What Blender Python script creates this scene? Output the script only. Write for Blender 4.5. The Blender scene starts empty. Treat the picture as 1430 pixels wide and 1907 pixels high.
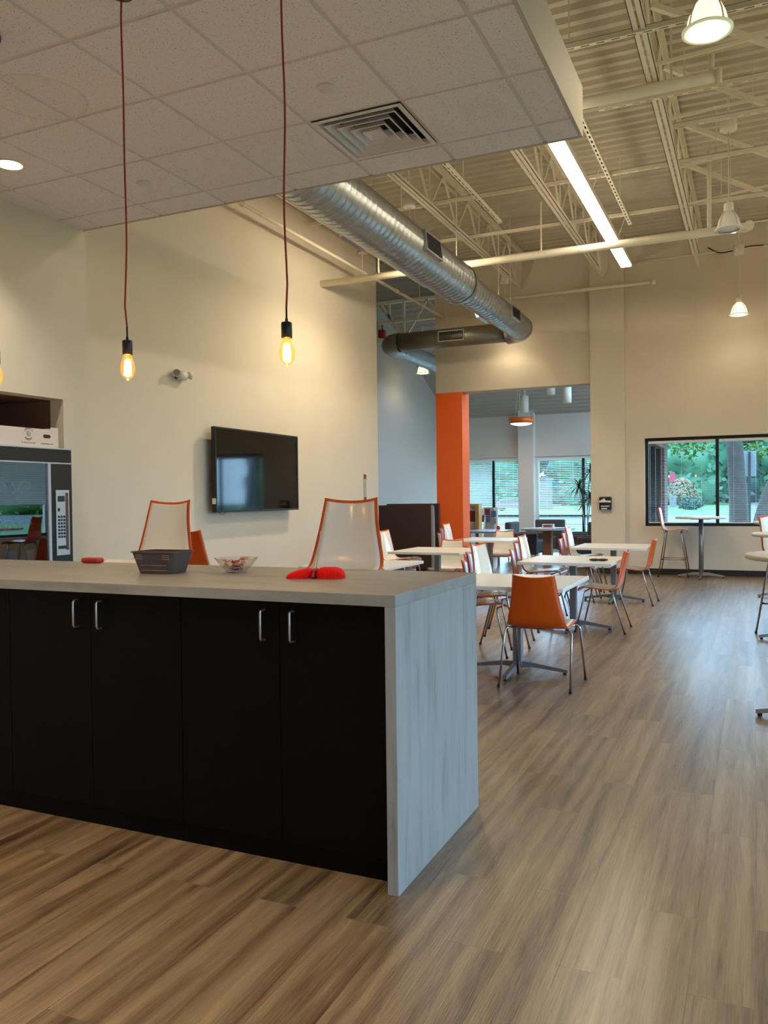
import bpy, bmesh, math, random
from mathutils import Vector, Matrix, noise as mnoise

random.seed(11)
S = bpy.context.scene
COL = S.collection
PI = math.pi

# ------------------------------------------------------------------ camera
EYE = 1.41
cd = bpy.data.cameras.new('camera')
cam = bpy.data.objects.new('camera', cd)
COL.objects.link(cam)
cd.sensor_fit = 'HORIZONTAL'
cd.sensor_width = 36.0
cd.lens = 36.0 * 1531.57 / 1430.0
cd.clip_end = 600
r0 = Vector((0.91164721, 0.41080922, -0.01162551))
r1 = Vector((-0.00356077, -0.02039112, -0.99978574))
r2 = Vector((-0.41095825, 0.91149328, -0.01712671))
cam.matrix_world = Matrix(((r0.x, -r1.x, -r2.x, 0), (r0.y, -r1.y, -r2.y, 0), (r0.z, -r1.z, -r2.z, EYE), (0, 0, 0, 1)))
S.camera = cam

# ------------------------------------------------------------------ world and exposure
S.view_settings.view_transform = 'Standard'
S.view_settings.look = 'None'
S.view_settings.gamma = 1.0
S.view_settings.use_curve_mapping = False
S.view_settings.exposure = 0.32
S.cycles.use_denoising = True
S.cycles.max_bounces = 8
S.cycles.diffuse_bounces = 5
S.cycles.sample_clamp_indirect = 6.0
W = bpy.data.worlds.new('sky')
S.world = W
W.use_nodes = True
wn = W.node_tree
bg = wn.nodes['Background']
tc = wn.nodes.new('ShaderNodeTexCoord')
sep = wn.nodes.new('ShaderNodeSeparateXYZ')
rmp = wn.nodes.new('ShaderNodeValToRGB')
rmp.color_ramp.elements[0].position = 0.0
rmp.color_ramp.elements[0].color = (0.46, 0.71, 1.0, 1)
rmp.color_ramp.elements[1].position = 0.7
rmp.color_ramp.elements[1].color = (0.45, 0.68, 1.0, 1)
wn.links.new(tc.outputs['Generated'], sep.inputs[0])
wn.links.new(sep.outputs['Z'], rmp.inputs[0])
wn.links.new(rmp.outputs[0], bg.inputs[0])
bg.inputs[1].default_value = 10.0

# ------------------------------------------------------------------ area lights: ceiling fixtures of the hall
def area(name, loc, sx, sy, power, color, rot=(0, 0, 0), spread=PI):
    l = bpy.data.lights.new(name, 'AREA')
    l.shape = 'RECTANGLE'
    l.size, l.size_y = sx, sy
    l.energy = power
    l.color = color
    l.spread = spread
    o = bpy.data.objects.new(name, l)
    o.location = loc
    o.rotation_euler = rot
    COL.objects.link(o)
    return o
def spot(name, loc, power, color, ang=100, blend=0.8, r=0.06, rot=(0, 0, 0)):
    l = bpy.data.lights.new(name, 'SPOT')
    l.energy = power
    l.color = color
    l.spot_size = math.radians(ang)
    l.spot_blend = blend
    l.shadow_soft_size = r
    o = bpy.data.objects.new(name, l)
    o.location = loc
    o.rotation_euler = rot
    COL.objects.link(o)
    return o
def point(name, loc, power, color, r=0.05):
    l = bpy.data.lights.new(name, 'POINT')
    l.energy = power
    l.color = color
    l.shadow_soft_size = r
    o = bpy.data.objects.new(name, l)
    o.location = loc
    COL.objects.link(o)
    return o
WARM = (1.0, 0.83, 0.58)
WARM2 = (1.0, 0.86, 0.66)
# recessed downlights of the dropped ceiling; all but the first added out of frame
for i, (x, y) in enumerate([(-4.5, 4.0), (-4.5, 1.4), (-2.4, 1.0), (-4.5, -1.2), (-2.4, -1.2)]):
    spot('downlight_lamp', (x, y, 3.62), 240 if x > -3 else 80, WARM2, 110, 0.9, 0.07)
# high bay pendants hanging over the bar tables and the second linear fitting, out of frame to the right
for (x, y) in [(2.4, 7.6), (2.4, 11.8)]:
    spot('pendant_lamp', (x, y, 4.3), 30, WARM, 165, 0.4, 0.05)
    point('pendant_lamp', (x, y, 4.35), 30, WARM, 0.05)
area('linear_lamp', (1.2, 9.5, 4.9), 0.15, 6.0, 20, WARM2)

# ------------------------------------------------------------------ materials
def lin(h):
    h = h.lstrip('#')
    out = []
    for i in (0, 2, 4):
        c = int(h[i:i + 2], 16) / 255
        out.append(c / 12.92 if c <= 0.04045 else ((c + 0.055) / 1.055) ** 2.4)
    return (out[0], out[1], out[2], 1)
MATS = {}
def mat(name, color='#808080', rough=0.5, metal=0.0, spec=0.5, var=0.0, vscale=8.0, stretch=(1, 1, 1), bump=0.0, bscale=60.0,
        emit=None, estr=0.0, coat=0.0, trans=0.0):
    m = bpy.data.materials.new(name)
    m.use_nodes = True
    nt = m.node_tree
    b = nt.nodes['Principled BSDF']
    c = lin(color) if isinstance(color, str) else color
    b.inputs['Base Color'].default_value = c
    b.inputs['Roughness'].default_value = rough
    b.inputs['Metallic'].default_value = metal
    b.inputs['Specular IOR Level'].default_value = spec
    b.inputs['Coat Weight'].default_value = coat
    b.inputs['Coat Roughness'].default_value = 0.08
    b.inputs['Transmission Weight'].default_value = trans
    if emit:
        b.inputs['Emission Color'].default_value = lin(emit)
        b.inputs['Emission Strength'].default_value = estr
    if var > 0 or bump > 0:
        t = nt.nodes.new('ShaderNodeTexCoord')
        mp = nt.nodes.new('ShaderNodeMapping')
        mp.inputs['Scale'].default_value = stretch
        nt.links.new(t.outputs['Object'], mp.inputs[0])
    if var > 0:
        n = nt.nodes.new('ShaderNodeTexNoise')
        n.inputs['Scale'].default_value = vscale
        n.inputs['Detail'].default_value = 5
        r = nt.nodes.new('ShaderNodeValToRGB')
        r.color_ramp.elements[0].position = 0.3
        r.color_ramp.elements[1].position = 0.7
        r.color_ramp.elements[0].color = tuple(v * (1 - var) for v in c[:3]) + (1,)
        r.color_ramp.elements[1].color = tuple(min(1, v * (1 + var)) for v in c[:3]) + (1,)
        nt.links.new(mp.outputs[0], n.inputs['Vector'])
        nt.links.new(n.outputs['Fac'], r.inputs[0])
        nt.links.new(r.outputs[0], b.inputs['Base Color'])
    if bump > 0:
        n2 = nt.nodes.new('ShaderNodeTexNoise')
        n2.inputs['Scale'].default_value = bscale
        n2.inputs['Detail'].default_value = 4
        bp = nt.nodes.new('ShaderNodeBump')
        bp.inputs['Strength'].default_value = bump
        bp.inputs['Distance'].default_value = 0.01
        nt.links.new(mp.outputs[0], n2.inputs['Vector'])
        nt.links.new(n2.outputs['Fac'], bp.inputs['Height'])
        nt.links.new(bp.outputs[0], b.inputs['Normal'])
    MATS[name] = m
    return m
def glassmat(name, tint=(0.93, 0.97, 0.97, 1), refl=1.0, rough=0.0):
    m = bpy.data.materials.new(name)
    m.use_nodes = True
    nt = m.node_tree
    nt.nodes.clear()
    out = nt.nodes.new('ShaderNodeOutputMaterial')
    tr = nt.nodes.new('ShaderNodeBsdfTransparent')
    tr.inputs[0].default_value = tint
    gl = nt.nodes.new('ShaderNodeBsdfGlossy')
    gl.inputs['Roughness'].default_value = rough
    lw = nt.nodes.new('ShaderNodeLayerWeight')
    lw.inputs[0].default_value = 0.5
    pw = nt.nodes.new('ShaderNodeMath')
    pw.operation = 'POWER'
    pw.inputs[1].default_value = 5.0
    fr = nt.nodes.new('ShaderNodeMath')
    fr.operation = 'MULTIPLY_ADD'
    fr.inputs[1].default_value = 0.9
    fr.inputs[2].default_value = 0.045
    mu = nt.nodes.new('ShaderNodeMath')
    mu.operation = 'MULTIPLY'
    mu.use_clamp = True
    mu.inputs[1].default_value = refl
    nt.links.new(lw.outputs['Facing'], pw.inputs[0])
    nt.links.new(pw.outputs[0], fr.inputs[0])
    mx = nt.nodes.new('ShaderNodeMixShader')
    nt.links.new(fr.outputs[0], mu.inputs[0])
    nt.links.new(mu.outputs[0], mx.inputs[0])
    nt.links.new(tr.outputs[0], mx.inputs[1])
    nt.links.new(gl.outputs[0], mx.inputs[2])
    nt.links.new(mx.outputs[0], out.inputs[0])
    return m

WALL = mat('wall_paint', '#d8ccb7', 0.75, var=0.02, vscale=1.5, bump=0.12, bscale=220)
GREYWALL = mat('grey_wall_paint', '#ada69d', 0.75, bump=0.1, bscale=200)
LOUNGEWALL = mat('lounge_wall_paint', '#cdc5bd', 0.8, bump=0.1, bscale=200)
NICHESHADE = mat('niche_painted_shade', '#6e4d3f', 0.8, bump=0.1, bscale=200)  # wall paint with the niche's deep shade put into its colour
ORANGEWALL = mat('orange_paint', '#fa681a', 0.6, bump=0.08, bscale=200)
DECK = mat('painted_deck', '#c9bea8', 0.65, var=0.06, vscale=3)
STEEL = mat('painted_steel', '#e9dfc8', 0.55, var=0.04, vscale=5)
STEELD = mat('slot_dark', '#241c12', 0.8)
BLACKFRAME = mat('black_window_frame', '#0b0c0e', 0.4)
WHITEFRAME = mat('white_window_frame', '#d9dbdc', 0.5)
BASEB = mat('dark_baseboard', '#1d1712', 0.6)
BLIND = mat('blind_slats', '#dfe4e6', 0.5)
GLASS = glassmat('window_glass', (0.90, 0.97, 0.98, 1))
CABGLASS = glassmat('cabinet_glass', (0.66, 0.74, 0.82, 1), 3.0)
BOWLGLASS = glassmat('bowl_glass', (0.95, 0.93, 0.91, 1), 1.6)
AMBER = glassmat('amber_glass', (1.0, 0.74, 0.40, 1), 1.2)
_nt = AMBER.node_tree
_em = _nt.nodes.new('ShaderNodeEmission')
_em.inputs[0].default_value = (1.0, 0.36, 0.07, 1)
_em.inputs[1].default_value = 0.45
_ad = _nt.nodes.new('ShaderNodeAddShader')
_out = [n for n in _nt.nodes if n.type == 'OUTPUT_MATERIAL'][0]
_nt.links.new(_out.inputs[0].links[0].from_socket, _ad.inputs[0])
_nt.links.new(_em.outputs[0], _ad.inputs[1])
_nt.links.new(_ad.outputs[0], _out.inputs[0])
ORANGE = mat('orange_shell', '#dc560f', 0.28, spec=0.5, var=0.03, vscale=4, coat=0.12)
CREAM = mat('cream_shell', '#efe6d4', 0.2, spec=0.5, coat=0.15)
CHROME = mat('chrome', '#aaa6a3', 0.2, 1.0)
RUBBER = mat('black_rubber', '#0d0d0d', 0.6)
WHITETOP = mat('white_laminate', '#e9e6e0', 0.3, spec=0.5)
WHITEEDGE = mat('white_edge', '#d6d2cc', 0.4)
ALU = mat('grey_aluminium', '#8b8d92', 0.42, 0.7, var=0.05)
BLACKCAB = mat('black_laminate', '#030304', 0.5, spec=0.12, bump=0.05, bscale=400)
BLACKPL = mat('black_plastic', '#0c0b0b', 0.45)
SATIN = mat('satin_metal', '#b9b5ae', 0.32, 0.9)
GALV = mat('galvanised_steel', '#aab0b2', 0.34, 0.92, var=0.10, vscale=7, bump=0.05, bscale=30)
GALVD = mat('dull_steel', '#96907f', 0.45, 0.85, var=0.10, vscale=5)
LOUVER = mat('louver_dark', '#2b2a28', 0.6)
VENTW = mat('vent_white', '#d9d5d5', 0.4)
VENTD = mat('vent_dark', '#131313', 0.7)
REDCORD = mat('red_cord', '#9c2f1b', 0.7)
CHARCOAL = mat('charcoal_fabric', '#4b4546', 0.9, var=0.08, vscale=60, bump=0.2, bscale=300)
BOOTHBR = mat('dark_brown_vinyl', '#38231d', 0.7, bump=0.06, bscale=120)
BOOTHGR = mat('booth_grey_edge', '#8d8b8d', 0.6)
BASKET = mat('dark_woven_plastic', '#4a3f3d', 0.55, bump=0.5, bscale=260)
RED = mat('red_tissue', '#e3120a', 0.85, spec=0.2, bump=0.3, bscale=160)
TVBODY = mat('tv_body', '#14110f', 0.4)
TVSCREEN = mat('tv_screen', '#0d0a09', 0.05, spec=0.32)
WOODL = mat('light_wood', '#b98a45', 0.5, var=0.15, vscale=6, stretch=(8, 8, 1))
WOODB = mat('brown_wood', '#8a6448', 0.5, var=0.15, vscale=6, stretch=(8, 8, 1))
PAPERW = mat('white_paper', '#e8e6e2', 0.7)
CARD = mat('white_cardboard', '#dccfc2', 0.75)
INK = mat('black_ink', '#1a1716', 0.7)
LAMPWHITE = mat('lamp_white', '#e6dfd0', 0.4)
LAMPON = mat('lit_glass', '#fff4d6', 0.3, emit='#ffe2a6', estr=1.7)
LAMPRING = mat('lamp_ring_glass', '#e6efcf', 0.2, emit='#eaf0c4', estr=0.25)
LAMPOFF = mat('unlit_glass', '#e6e6de', 0.15, spec=0.7)
BULBON = mat('lit_bulb', '#fff8e8', 0.3, emit='#fff0cc', estr=7.0)
TUBEON = mat('lit_diffuser', '#fff8ea', 0.4, emit='#fff0d2', estr=9.0)
FIL = mat('filament', '#fff1d0', 0.4, emit='#ffd9a0', estr=60.0)
DOWNON = mat('downlight_lens', '#fff6e0', 0.3, emit='#ffe6b8', estr=5.0)
ORINGLAMP = mat('orange_drum', '#d8601c', 0.5)
LEAF = mat('leaf', '#456f2a', 0.7, var=0.35, vscale=0.6)
LEAFB = mat('blue_green_leaf', '#29564a', 0.7, var=0.35, vscale=0.4)
LEAFR = mat('tan_leaf', '#6d5b45', 0.8, var=0.3, vscale=2)
BARK = mat('bark', '#45423e', 0.9, var=0.25, vscale=6, bump=0.8, bscale=12)
LAWN = mat('lawn_grass', '#365e2a', 0.95, var=0.2, vscale=0.6)
ROAD = mat('asphalt', '#4b4e56', 0.9, var=0.08, vscale=2)
DRAC = mat('dracaena_leaf', '#1f4a2c', 0.45, var=0.2, vscale=8)
SIGNM = mat('sign_back', '#8d959c', 0.5)
REDROOF = mat('red_panel', '#8e2038', 0.6)
BUILDW = mat('far_building', '#5b5f63', 0.7)
SOCKETW = mat('candy_wrapper', '#d8b9b6', 0.35, var=0.25, vscale=40)
CANDYR = mat('red_wrapper', '#8f1f2a', 0.3, var=0.3, vscale=40)
CANDYP = mat('peach_wrapper', '#c77f66', 0.35, var=0.2, vscale=40)
SCREENB = mat('small_display', '#2d3c50', 0.2)
SILVER = mat('silver_panel', '#c3cad2', 0.35, 0.5)
BAGB = mat('blue_snack_bag', '#244a8f', 0.35, var=0.35, vscale=14)
BAGG = mat('gold_snack_bag', '#8a6a3c', 0.35, var=0.35, vscale=14)
BAGR = mat('red_snack_bag', '#7b2420', 0.35, var=0.3, vscale=14)
COIL = mat('vending_coil', '#d5d8cf', 0.3, 0.6)
PINK = mat('pink_flower', '#a88fc0', 0.7)
BOOKS = [mat('print_red', '#7a2d20', 0.6, var=0.5, vscale=30), mat('print_blue', '#4a5a86', 0.6, var=0.5, vscale=30), mat('print_grey', '#8b8784', 0.6, var=0.4, vscale=30)]

def floor_material():
    m = bpy.data.materials.new('vinyl_plank')
    m.use_nodes = True
    nt = m.node_tree
    b = nt.nodes['Principled BSDF']
    t = nt.nodes.new('ShaderNodeTexCoord')
    mp = nt.nodes.new('ShaderNodeMapping')
    mp.inputs['Rotation'].default_value = (0, 0, PI / 2)
    nt.links.new(t.outputs['Object'], mp.inputs[0])
    br = nt.nodes.new('ShaderNodeTexBrick')
    br.offset = 0.37
    br.inputs['Color1'].default_value = (0, 0, 0, 1)
    br.inputs['Color2'].default_value = (1, 1, 1, 1)
    br.inputs['Mortar'].default_value = (0.3, 0.3, 0.3, 1)
    br.inputs['Scale'].default_value = 1.0
    br.inputs['Mortar Size'].default_value = 0.0012
    br.inputs['Brick Width'].default_value = 1.22
    br.inputs['Row Height'].default_value = 0.18
    nt.links.new(mp.outputs[0], br.inputs['Vector'])
    # per plank shift of the grain
    comb = nt.nodes.new('ShaderNodeVectorMath')
    comb.operation = 'MULTIPLY_ADD'
    comb.inputs[1].default_value = (7.3, 3.1, 0)
    nt.links.new(br.outputs['Color'], comb.inputs[0])
    st = nt.nodes.new('ShaderNodeMapping')
    st.inputs['Scale'].default_value = (11.0, 0.75, 1)
    nt.links.new(t.outputs['Object'], st.inputs[0])
    nt.links.new(st.outputs[0], comb.inputs[2])
    n1 = nt.nodes.new('ShaderNodeTexNoise')
    n1.inputs['Scale'].default_value = 1.0
    n1.inputs['Detail'].default_value = 6
    n1.inputs['Roughness'].default_value = 0.6
    n1.inputs['Distortion'].default_value = 1.6
    nt.links.new(comb.outputs[0], n1.inputs['Vector'])
    st2 = nt.nodes.new('ShaderNodeMapping')
    st2.inputs['Scale'].default_value = (210, 7, 1)
    nt.links.new(t.outputs['Object'], st2.inputs[0])
    n2 = nt.nodes.new('ShaderNodeTexNoise')
    n2.inputs['Scale'].default_value = 1.0
    n2.inputs['Detail'].default_value = 3
    nt.links.new(st2.outputs[0], n2.inputs['Vector'])
    a1 = nt.nodes.new('ShaderNodeMath')
    a1.operation = 'MULTIPLY_ADD'
    a1.inputs[1].default_value = 0.76
    nt.links.new(n1.outputs['Fac'], a1.inputs[0])
    a2 = nt.nodes.new('ShaderNodeMath')
    a2.operation = 'MULTIPLY'
    a2.inputs[1].default_value = 0.16
    sp = nt.nodes.new('ShaderNodeSeparateColor')
    nt.links.new(br.outputs['Color'], sp.inputs[0])
    nt.links.new(sp.outputs[0], a2.inputs[0])
    a3 = nt.nodes.new('ShaderNodeMath')
    a3.operation = 'MULTIPLY_ADD'
    a3.inputs[1].default_value = 0.34
    nt.links.new(n2.outputs['Fac'], a3.inputs[0])
    nt.links.new(a2.outputs[0], a3.inputs[2])
    nt.links.new(a3.outputs[0], a1.inputs[2])
    st3 = nt.nodes.new('ShaderNodeMapping')
    st3.inputs['Scale'].default_value = (0.9, 0.16, 1)
    nt.links.new(comb.outputs[0], st3.inputs[0])
    wv = nt.nodes.new('ShaderNodeTexWave')
    wv.bands_direction = 'X'
    wv.inputs['Scale'].default_value = 0.28
    wv.inputs['Distortion'].default_value = 13.0
    wv.inputs['Detail'].default_value = 3.0
    wv.inputs['Detail Scale'].default_value = 0.8
    nt.links.new(st3.outputs[0], wv.inputs['Vector'])
    a4 = nt.nodes.new('ShaderNodeMath')
    a4.operation = 'MULTIPLY_ADD'
    a4.inputs[1].default_value = 0.13
    nt.links.new(wv.outputs['Fac'], a4.inputs[0])
    a5 = nt.nodes.new('ShaderNodeMath')
    a5.operation = 'SUBTRACT'
    a5.inputs[1].default_value = 0.065
    nt.links.new(a1.outputs[0], a5.inputs[0])
    nt.links.new(a5.outputs[0], a4.inputs[2])
    cr = nt.nodes.new('ShaderNodeValToRGB')
    els = cr.color_ramp.elements
    els[0].position = 0.40
    els[0].color = lin('#452f1d')
    els[1].position = 0.82
    els[1].color = lin('#977a57')
    e = els.new(0.55)
    e.color = lin('#6d5338')
    nt.links.new(a4.outputs[0], cr.inputs[0])
    nt.links.new(cr.outputs[0], b.inputs['Base Color'])
    b.inputs['Roughness'].default_value = 0.36
    b.inputs['Coat Weight'].default_value = 0.5
    b.inputs['Coat Roughness'].default_value = 0.24
    b.inputs['Coat IOR'].default_value = 1.5
    b.inputs['Specular IOR Level'].default_value = 0.5
    bp = nt.nodes.new('ShaderNodeBump')
    bp.inputs['Strength'].default_value = 0.3
    bp.inputs['Distance'].default_value = 0.004
    nt.links.new(n2.outputs['Fac'], bp.inputs['Height'])
    nt.links.new(bp.outputs[0], b.inputs['Normal'])
    return m
FLOOR = floor_material()

def tile_material():
    m = mat('acoustic_tile', '#c9c1bd', 0.9, bump=0.15, bscale=90)
    nt = m.node_tree
    b = nt.nodes['Principled BSDF']
    t = nt.nodes.new('ShaderNodeTexCoord')
    n = nt.nodes.new('ShaderNodeTexNoise')
    n.inputs['Scale'].default_value = 150
    n.inputs['Detail'].default_value = 2
    nt.links.new(t.outputs['Object'], n.inputs['Vector'])
    r = nt.nodes.new('ShaderNodeValToRGB')
    r.color_ramp.elements[0].position = 0.30
    r.color_ramp.elements[0].color = lin('#978f8b')
    r.color_ramp.elements[1].position = 0.37
    r.color_ramp.elements[1].color = lin('#e6e1e2')
    nt.links.new(n.outputs['Fac'], r.inputs[0])
    # water stain with its own dark edge on one tile
    d = nt.nodes.new('ShaderNodeVectorMath')
    d.operation = 'DISTANCE'
    d.inputs[1].default_value = (-3.62, 3.42, 3.65)
    nt.links.new(t.outputs['Object'], d.inputs[0])
    sr = nt.nodes.new('ShaderNodeValToRGB')
    sr.color_ramp.elements[0].position = 0.0
    sr.color_ramp.elements[0].color = (0.97, 0.95, 0.93, 1)
    sr.color_ramp.elements[1].position = 0.275
    sr.color_ramp.elements[1].color = (1, 1, 1, 1)
    e = sr.color_ramp.elements.new(0.245)
    e.color = (0.93, 0.89, 0.85, 1)
    e = sr.color_ramp.elements.new(0.262)
    e.color = (0.66, 0.55, 0.46, 1)
    nt.links.new(d.outputs['Value'], sr.inputs[0])
    mx = nt.nodes.new('ShaderNodeMix')
    mx.data_type = 'RGBA'
    mx.blend_type = 'MULTIPLY'
    mx.inputs[0].default_value = 0.28
    nt.links.new(r.outputs[0], mx.inputs[6])
    nt.links.new(sr.outputs[0], mx.inputs[7])
    nt.links.new(mx.outputs[2], b.inputs['Base Color'])
    return m
TILE = tile_material()
TBAR = mat('grid_bar', '#d6d0cd', 0.6)
FASCIA = mat('fascia_paint', '#bdb2a1', 0.7)

def stone_material(name, stretch, a, b_, c):
    m = bpy.data.materials.new(name)
    m.use_nodes = True
    nt = m.node_tree
    b = nt.nodes['Principled BSDF']
    t = nt.nodes.new('ShaderNodeTexCoord')
    mp = nt.nodes.new('ShaderNodeMapping')
    mp.inputs['Scale'].default_value = stretch
    nt.links.new(t.outputs['Object'], mp.inputs[0])
    n = nt.nodes.new('ShaderNodeTexNoise')
    n.inputs['Scale'].default_value = 1.0
    n.inputs['Detail'].default_value = 8
    n.inputs['Roughness'].default_value = 0.65
    nt.links.new(mp.outputs[0], n.inputs['Vector'])
    r = nt.nodes.new('ShaderNodeValToRGB')
    r.color_ramp.elements[0].position = 0.28
    r.color_ramp.elements[0].color = lin(a)
    r.color_ramp.elements[1].position = 0.75
    r.color_ramp.elements[1].color = lin(c)
    e = r.color_ramp.elements.new(0.45)
    e.color = lin(b_)
    nt.links.new(n.outputs['Fac'], r.inputs[0])
    nt.links.new(r.outputs[0], b.inputs['Base Color'])
    b.inputs['Roughness'].default_value = 0.36
    b.inputs['Specular IOR Level'].default_value = 0.5
    return m
STONETOP = stone_material('concrete_laminate', (3, 9, 9), '#76716a', '#8b857c', '#989288')
STONESIDE = stone_material('concrete_laminate_upright', (14, 14, 1.6), '#75726d', '#918d87', '#9f9b95')
def brick_material():
    m = bpy.data.materials.new('red_brick')
    m.use_nodes = True
    nt = m.node_tree
    b = nt.nodes['Principled BSDF']
    t = nt.nodes.new('ShaderNodeTexCoord')
    sx = nt.nodes.new('ShaderNodeSeparateXYZ')
    cb = nt.nodes.new('ShaderNodeCombineXYZ')
    ad = nt.nodes.new('ShaderNodeMath')
    nt.links.new(t.outputs['Object'], sx.inputs[0])
    nt.links.new(sx.outputs['X'], ad.inputs[0])
    nt.links.new(sx.outputs['Y'], ad.inputs[1])
    nt.links.new(ad.outputs[0], cb.inputs['X'])
    nt.links.new(sx.outputs['Z'], cb.inputs['Y'])
    br = nt.nodes.new('ShaderNodeTexBrick')
    br.inputs['Color1'].default_value = lin('#4c2a23')
    br.inputs['Color2'].default_value = lin('#5e382f')
    br.inputs['Mortar'].default_value = lin('#6d635e')
    br.inputs['Scale'].default_value = 1.0
    br.inputs['Brick Width'].default_value = 0.22
    br.inputs['Row Height'].default_value = 0.075
    br.inputs['Mortar Size'].default_value = 0.008
    nt.links.new(cb.outputs[0], br.inputs['Vector'])
    nt.links.new(br.outputs['Color'], b.inputs['Base Color'])
    b.inputs['Roughness'].default_value = 0.85
    return m
BRICK = brick_material()

# ------------------------------------------------------------------ mesh helpers
class MB:
    def __init__(self):
        self.v = []
        self.f = []
        self.sm = []
    def add(self, vs, fs, smooth=False):
        o = len(self.v)
        self.v += [tuple(p) for p in vs]
        self.f += [tuple(i + o for i in f) for f in fs]
        self.sm += [smooth] * len(fs)
        return self
    def box(self, x0, x1, y0, y1, z0, z1, M=None):
        vs = [Vector((x, y, z)) for z in (z0, z1) for y in (y0, y1) for x in (x0, x1)]
        if M is not None:
            vs = [M @ p for p in vs]
        return self.add(vs, [(0, 2, 3, 1), (4, 5, 7, 6), (0, 1, 5, 4), (2, 6, 7, 3), (0, 4, 6, 2), (1, 3, 7, 5)])
    def bar(self, p0, p1, w, h=None):
        """rectangular bar between two points; w across, h up"""
        p0, p1 = Vector(p0), Vector(p1)
        h = h or w
        d = (p1 - p0).normalized()
        up = Vector((0, 0, 1)) if abs(d.z) < 0.95 else Vector((0, 1, 0))
        s = d.cross(up).normalized()
        u = s.cross(d).normalized()
        vs = []
        for p in (p0, p1):
            for a, b in ((-1, -1), (1, -1), (1, 1), (-1, 1)):
                vs.append(p + s * a * w / 2 + u * b * h / 2)
        return self.add(vs, [(0, 1, 2, 3), (7, 6, 5, 4), (0, 4, 5, 1), (1, 5, 6, 2), (2, 6, 7, 3), (3, 7, 4, 0)])
    def tube(self, pts, r, n=10, caps=True, closed=False):
        pts = [Vector(p) for p in pts]
        rs = r if isinstance(r, (list, tuple)) else [r] * len(pts)
        m = len(pts)
        prev = None
        vs = []
        for i, p in enumerate(pts):
            if closed:
                d = pts[(i + 1) % m] - pts[i - 1]
            else:
                d = pts[min(i + 1, m - 1)] - pts[max(i - 1, 0)]
            d.normalize()
            if prev is None:
                up = Vector((0, 0, 1)) if abs(d.z) < 0.9 else Vector((1, 0, 0))
                a = d.cross(up).normalized()
            else:
                a = (prev - d * prev.dot(d)).normalized()
            prev = a
            b = d.cross(a)
            for k in range(n):
                t = 2 * PI * k / n
                vs.append(p + (a * math.cos(t) + b * math.sin(t)) * rs[i])
        fs = []
        for i in range(m if closed else m - 1):
            j = (i + 1) % m
            for k in range(n):
                l = (k + 1) % n
                fs.append((i * n + k, i * n + l, j * n + l, j * n + k))
        self.add(vs, fs, True)
        if caps and not closed:
            o = len(self.v) - len(vs)
            self.f.append(tuple(o + k for k in range(n))[::-1])
            self.f.append(tuple(o + (m - 1) * n + k for k in range(n)))
            self.sm += [False, False]
        return self
    def lathe(self, prof, c=(0, 0, 0), n=24, M=None, smooth=True):
        vs, idx = [], []
        for (r, z) in prof:
            k_n = 1 if r < 1e-5 else n
            idx.append((len(vs), k_n))
            for k in range(k_n):
                t = 2 * PI * k / n
                p = Vector((r * math.cos(t), r * math.sin(t), z))
                if M is not None:
                    p = M @ p
                vs.append(p + Vector(c))
        fs = []
        for (a, na), (b, nb) in zip(idx, idx[1:]):
            for k in range(n):
                l = (k + 1) % n
                if na == 1 and nb == 1:
                    continue
                if na == 1:
                    fs.append((a, b + l, b + k))
                elif nb == 1:
                    fs.append((a + k, a + l, b))
                else:
                    fs.append((a + k, a + l, b + l, b + k))
        self.add(vs, fs, smooth)
        o = len(self.v) - len(vs)
        closed = abs(prof[0][0] - prof[-1][0]) < 1e-6 and abs(prof[0][1] - prof[-1][1]) < 1e-6
        for (a, na), first in ((idx[0], True), (idx[-1], False)):
            other = idx[-1] if first else idx[0]
            if na > 1 and not closed and not (len(prof) == 2 and other[1] == 1):
                loop = [o + a + k for k in range(n)]
                self.f.append(tuple(loop[::-1] if first else loop))
                self.sm.append(False)
        return self
    def cyl(self, c, r, z0, z1, n=20):
        return self.lathe([(r, z0), (r, z1)], (c[0], c[1], 0), n)
    def prism(self, poly, a0, a1, axis='z'):
        def P(u, v, w):
            return {'z': (u, v, w), 'y': (u, w, v), 'x': (w, u, v)}[axis]
        n = len(poly)
        vs = [P(u, v, a0) for u, v in poly] + [P(u, v, a1) for u, v in poly]
        fs = [tuple(range(n))[::-1], tuple(range(n, 2 * n))]
        fs += [(i, (i + 1) % n, n + (i + 1) % n, n + i) for i in range(n)]
        return self.add(vs, fs)
    def grid(self, rows, smooth=True):
        m, n = len(rows), len(rows[0])
        fs = [(i * n + k, i * n + k + 1, (i + 1) * n + k + 1, (i + 1) * n + k) for i in range(m - 1) for k in range(n - 1)]
        return self.add([p for r in rows for p in r], fs, smooth)
    def slab(self, front, back, smooth=True):
        """closed shell between two equal grids"""
        m, n = len(front), len(front[0])
        vs = [p for r in front for p in r] + [p for r in back for p in r]
        N = m * n
        fs = []
        for i in range(m - 1):
            for k in range(n - 1):
                a, b, c, d = i * n + k, i * n + k + 1, (i + 1) * n + k + 1, (i + 1) * n + k
                fs.append((a, b, c, d))
                fs.append((N + d, N + c, N + b, N + a))
        rim = [k for k in range(n)] + [i * n + n - 1 for i in range(1, m)] + [(m - 1) * n + k for k in range(n - 2, -1, -1)] + [i * n for i in range(m - 2, 0, -1)]
        for a, b in zip(rim, rim[1:] + rim[:1]):
            fs.append((b, a, N + a, N + b))
        return self.add(vs, fs, smooth)
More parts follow.
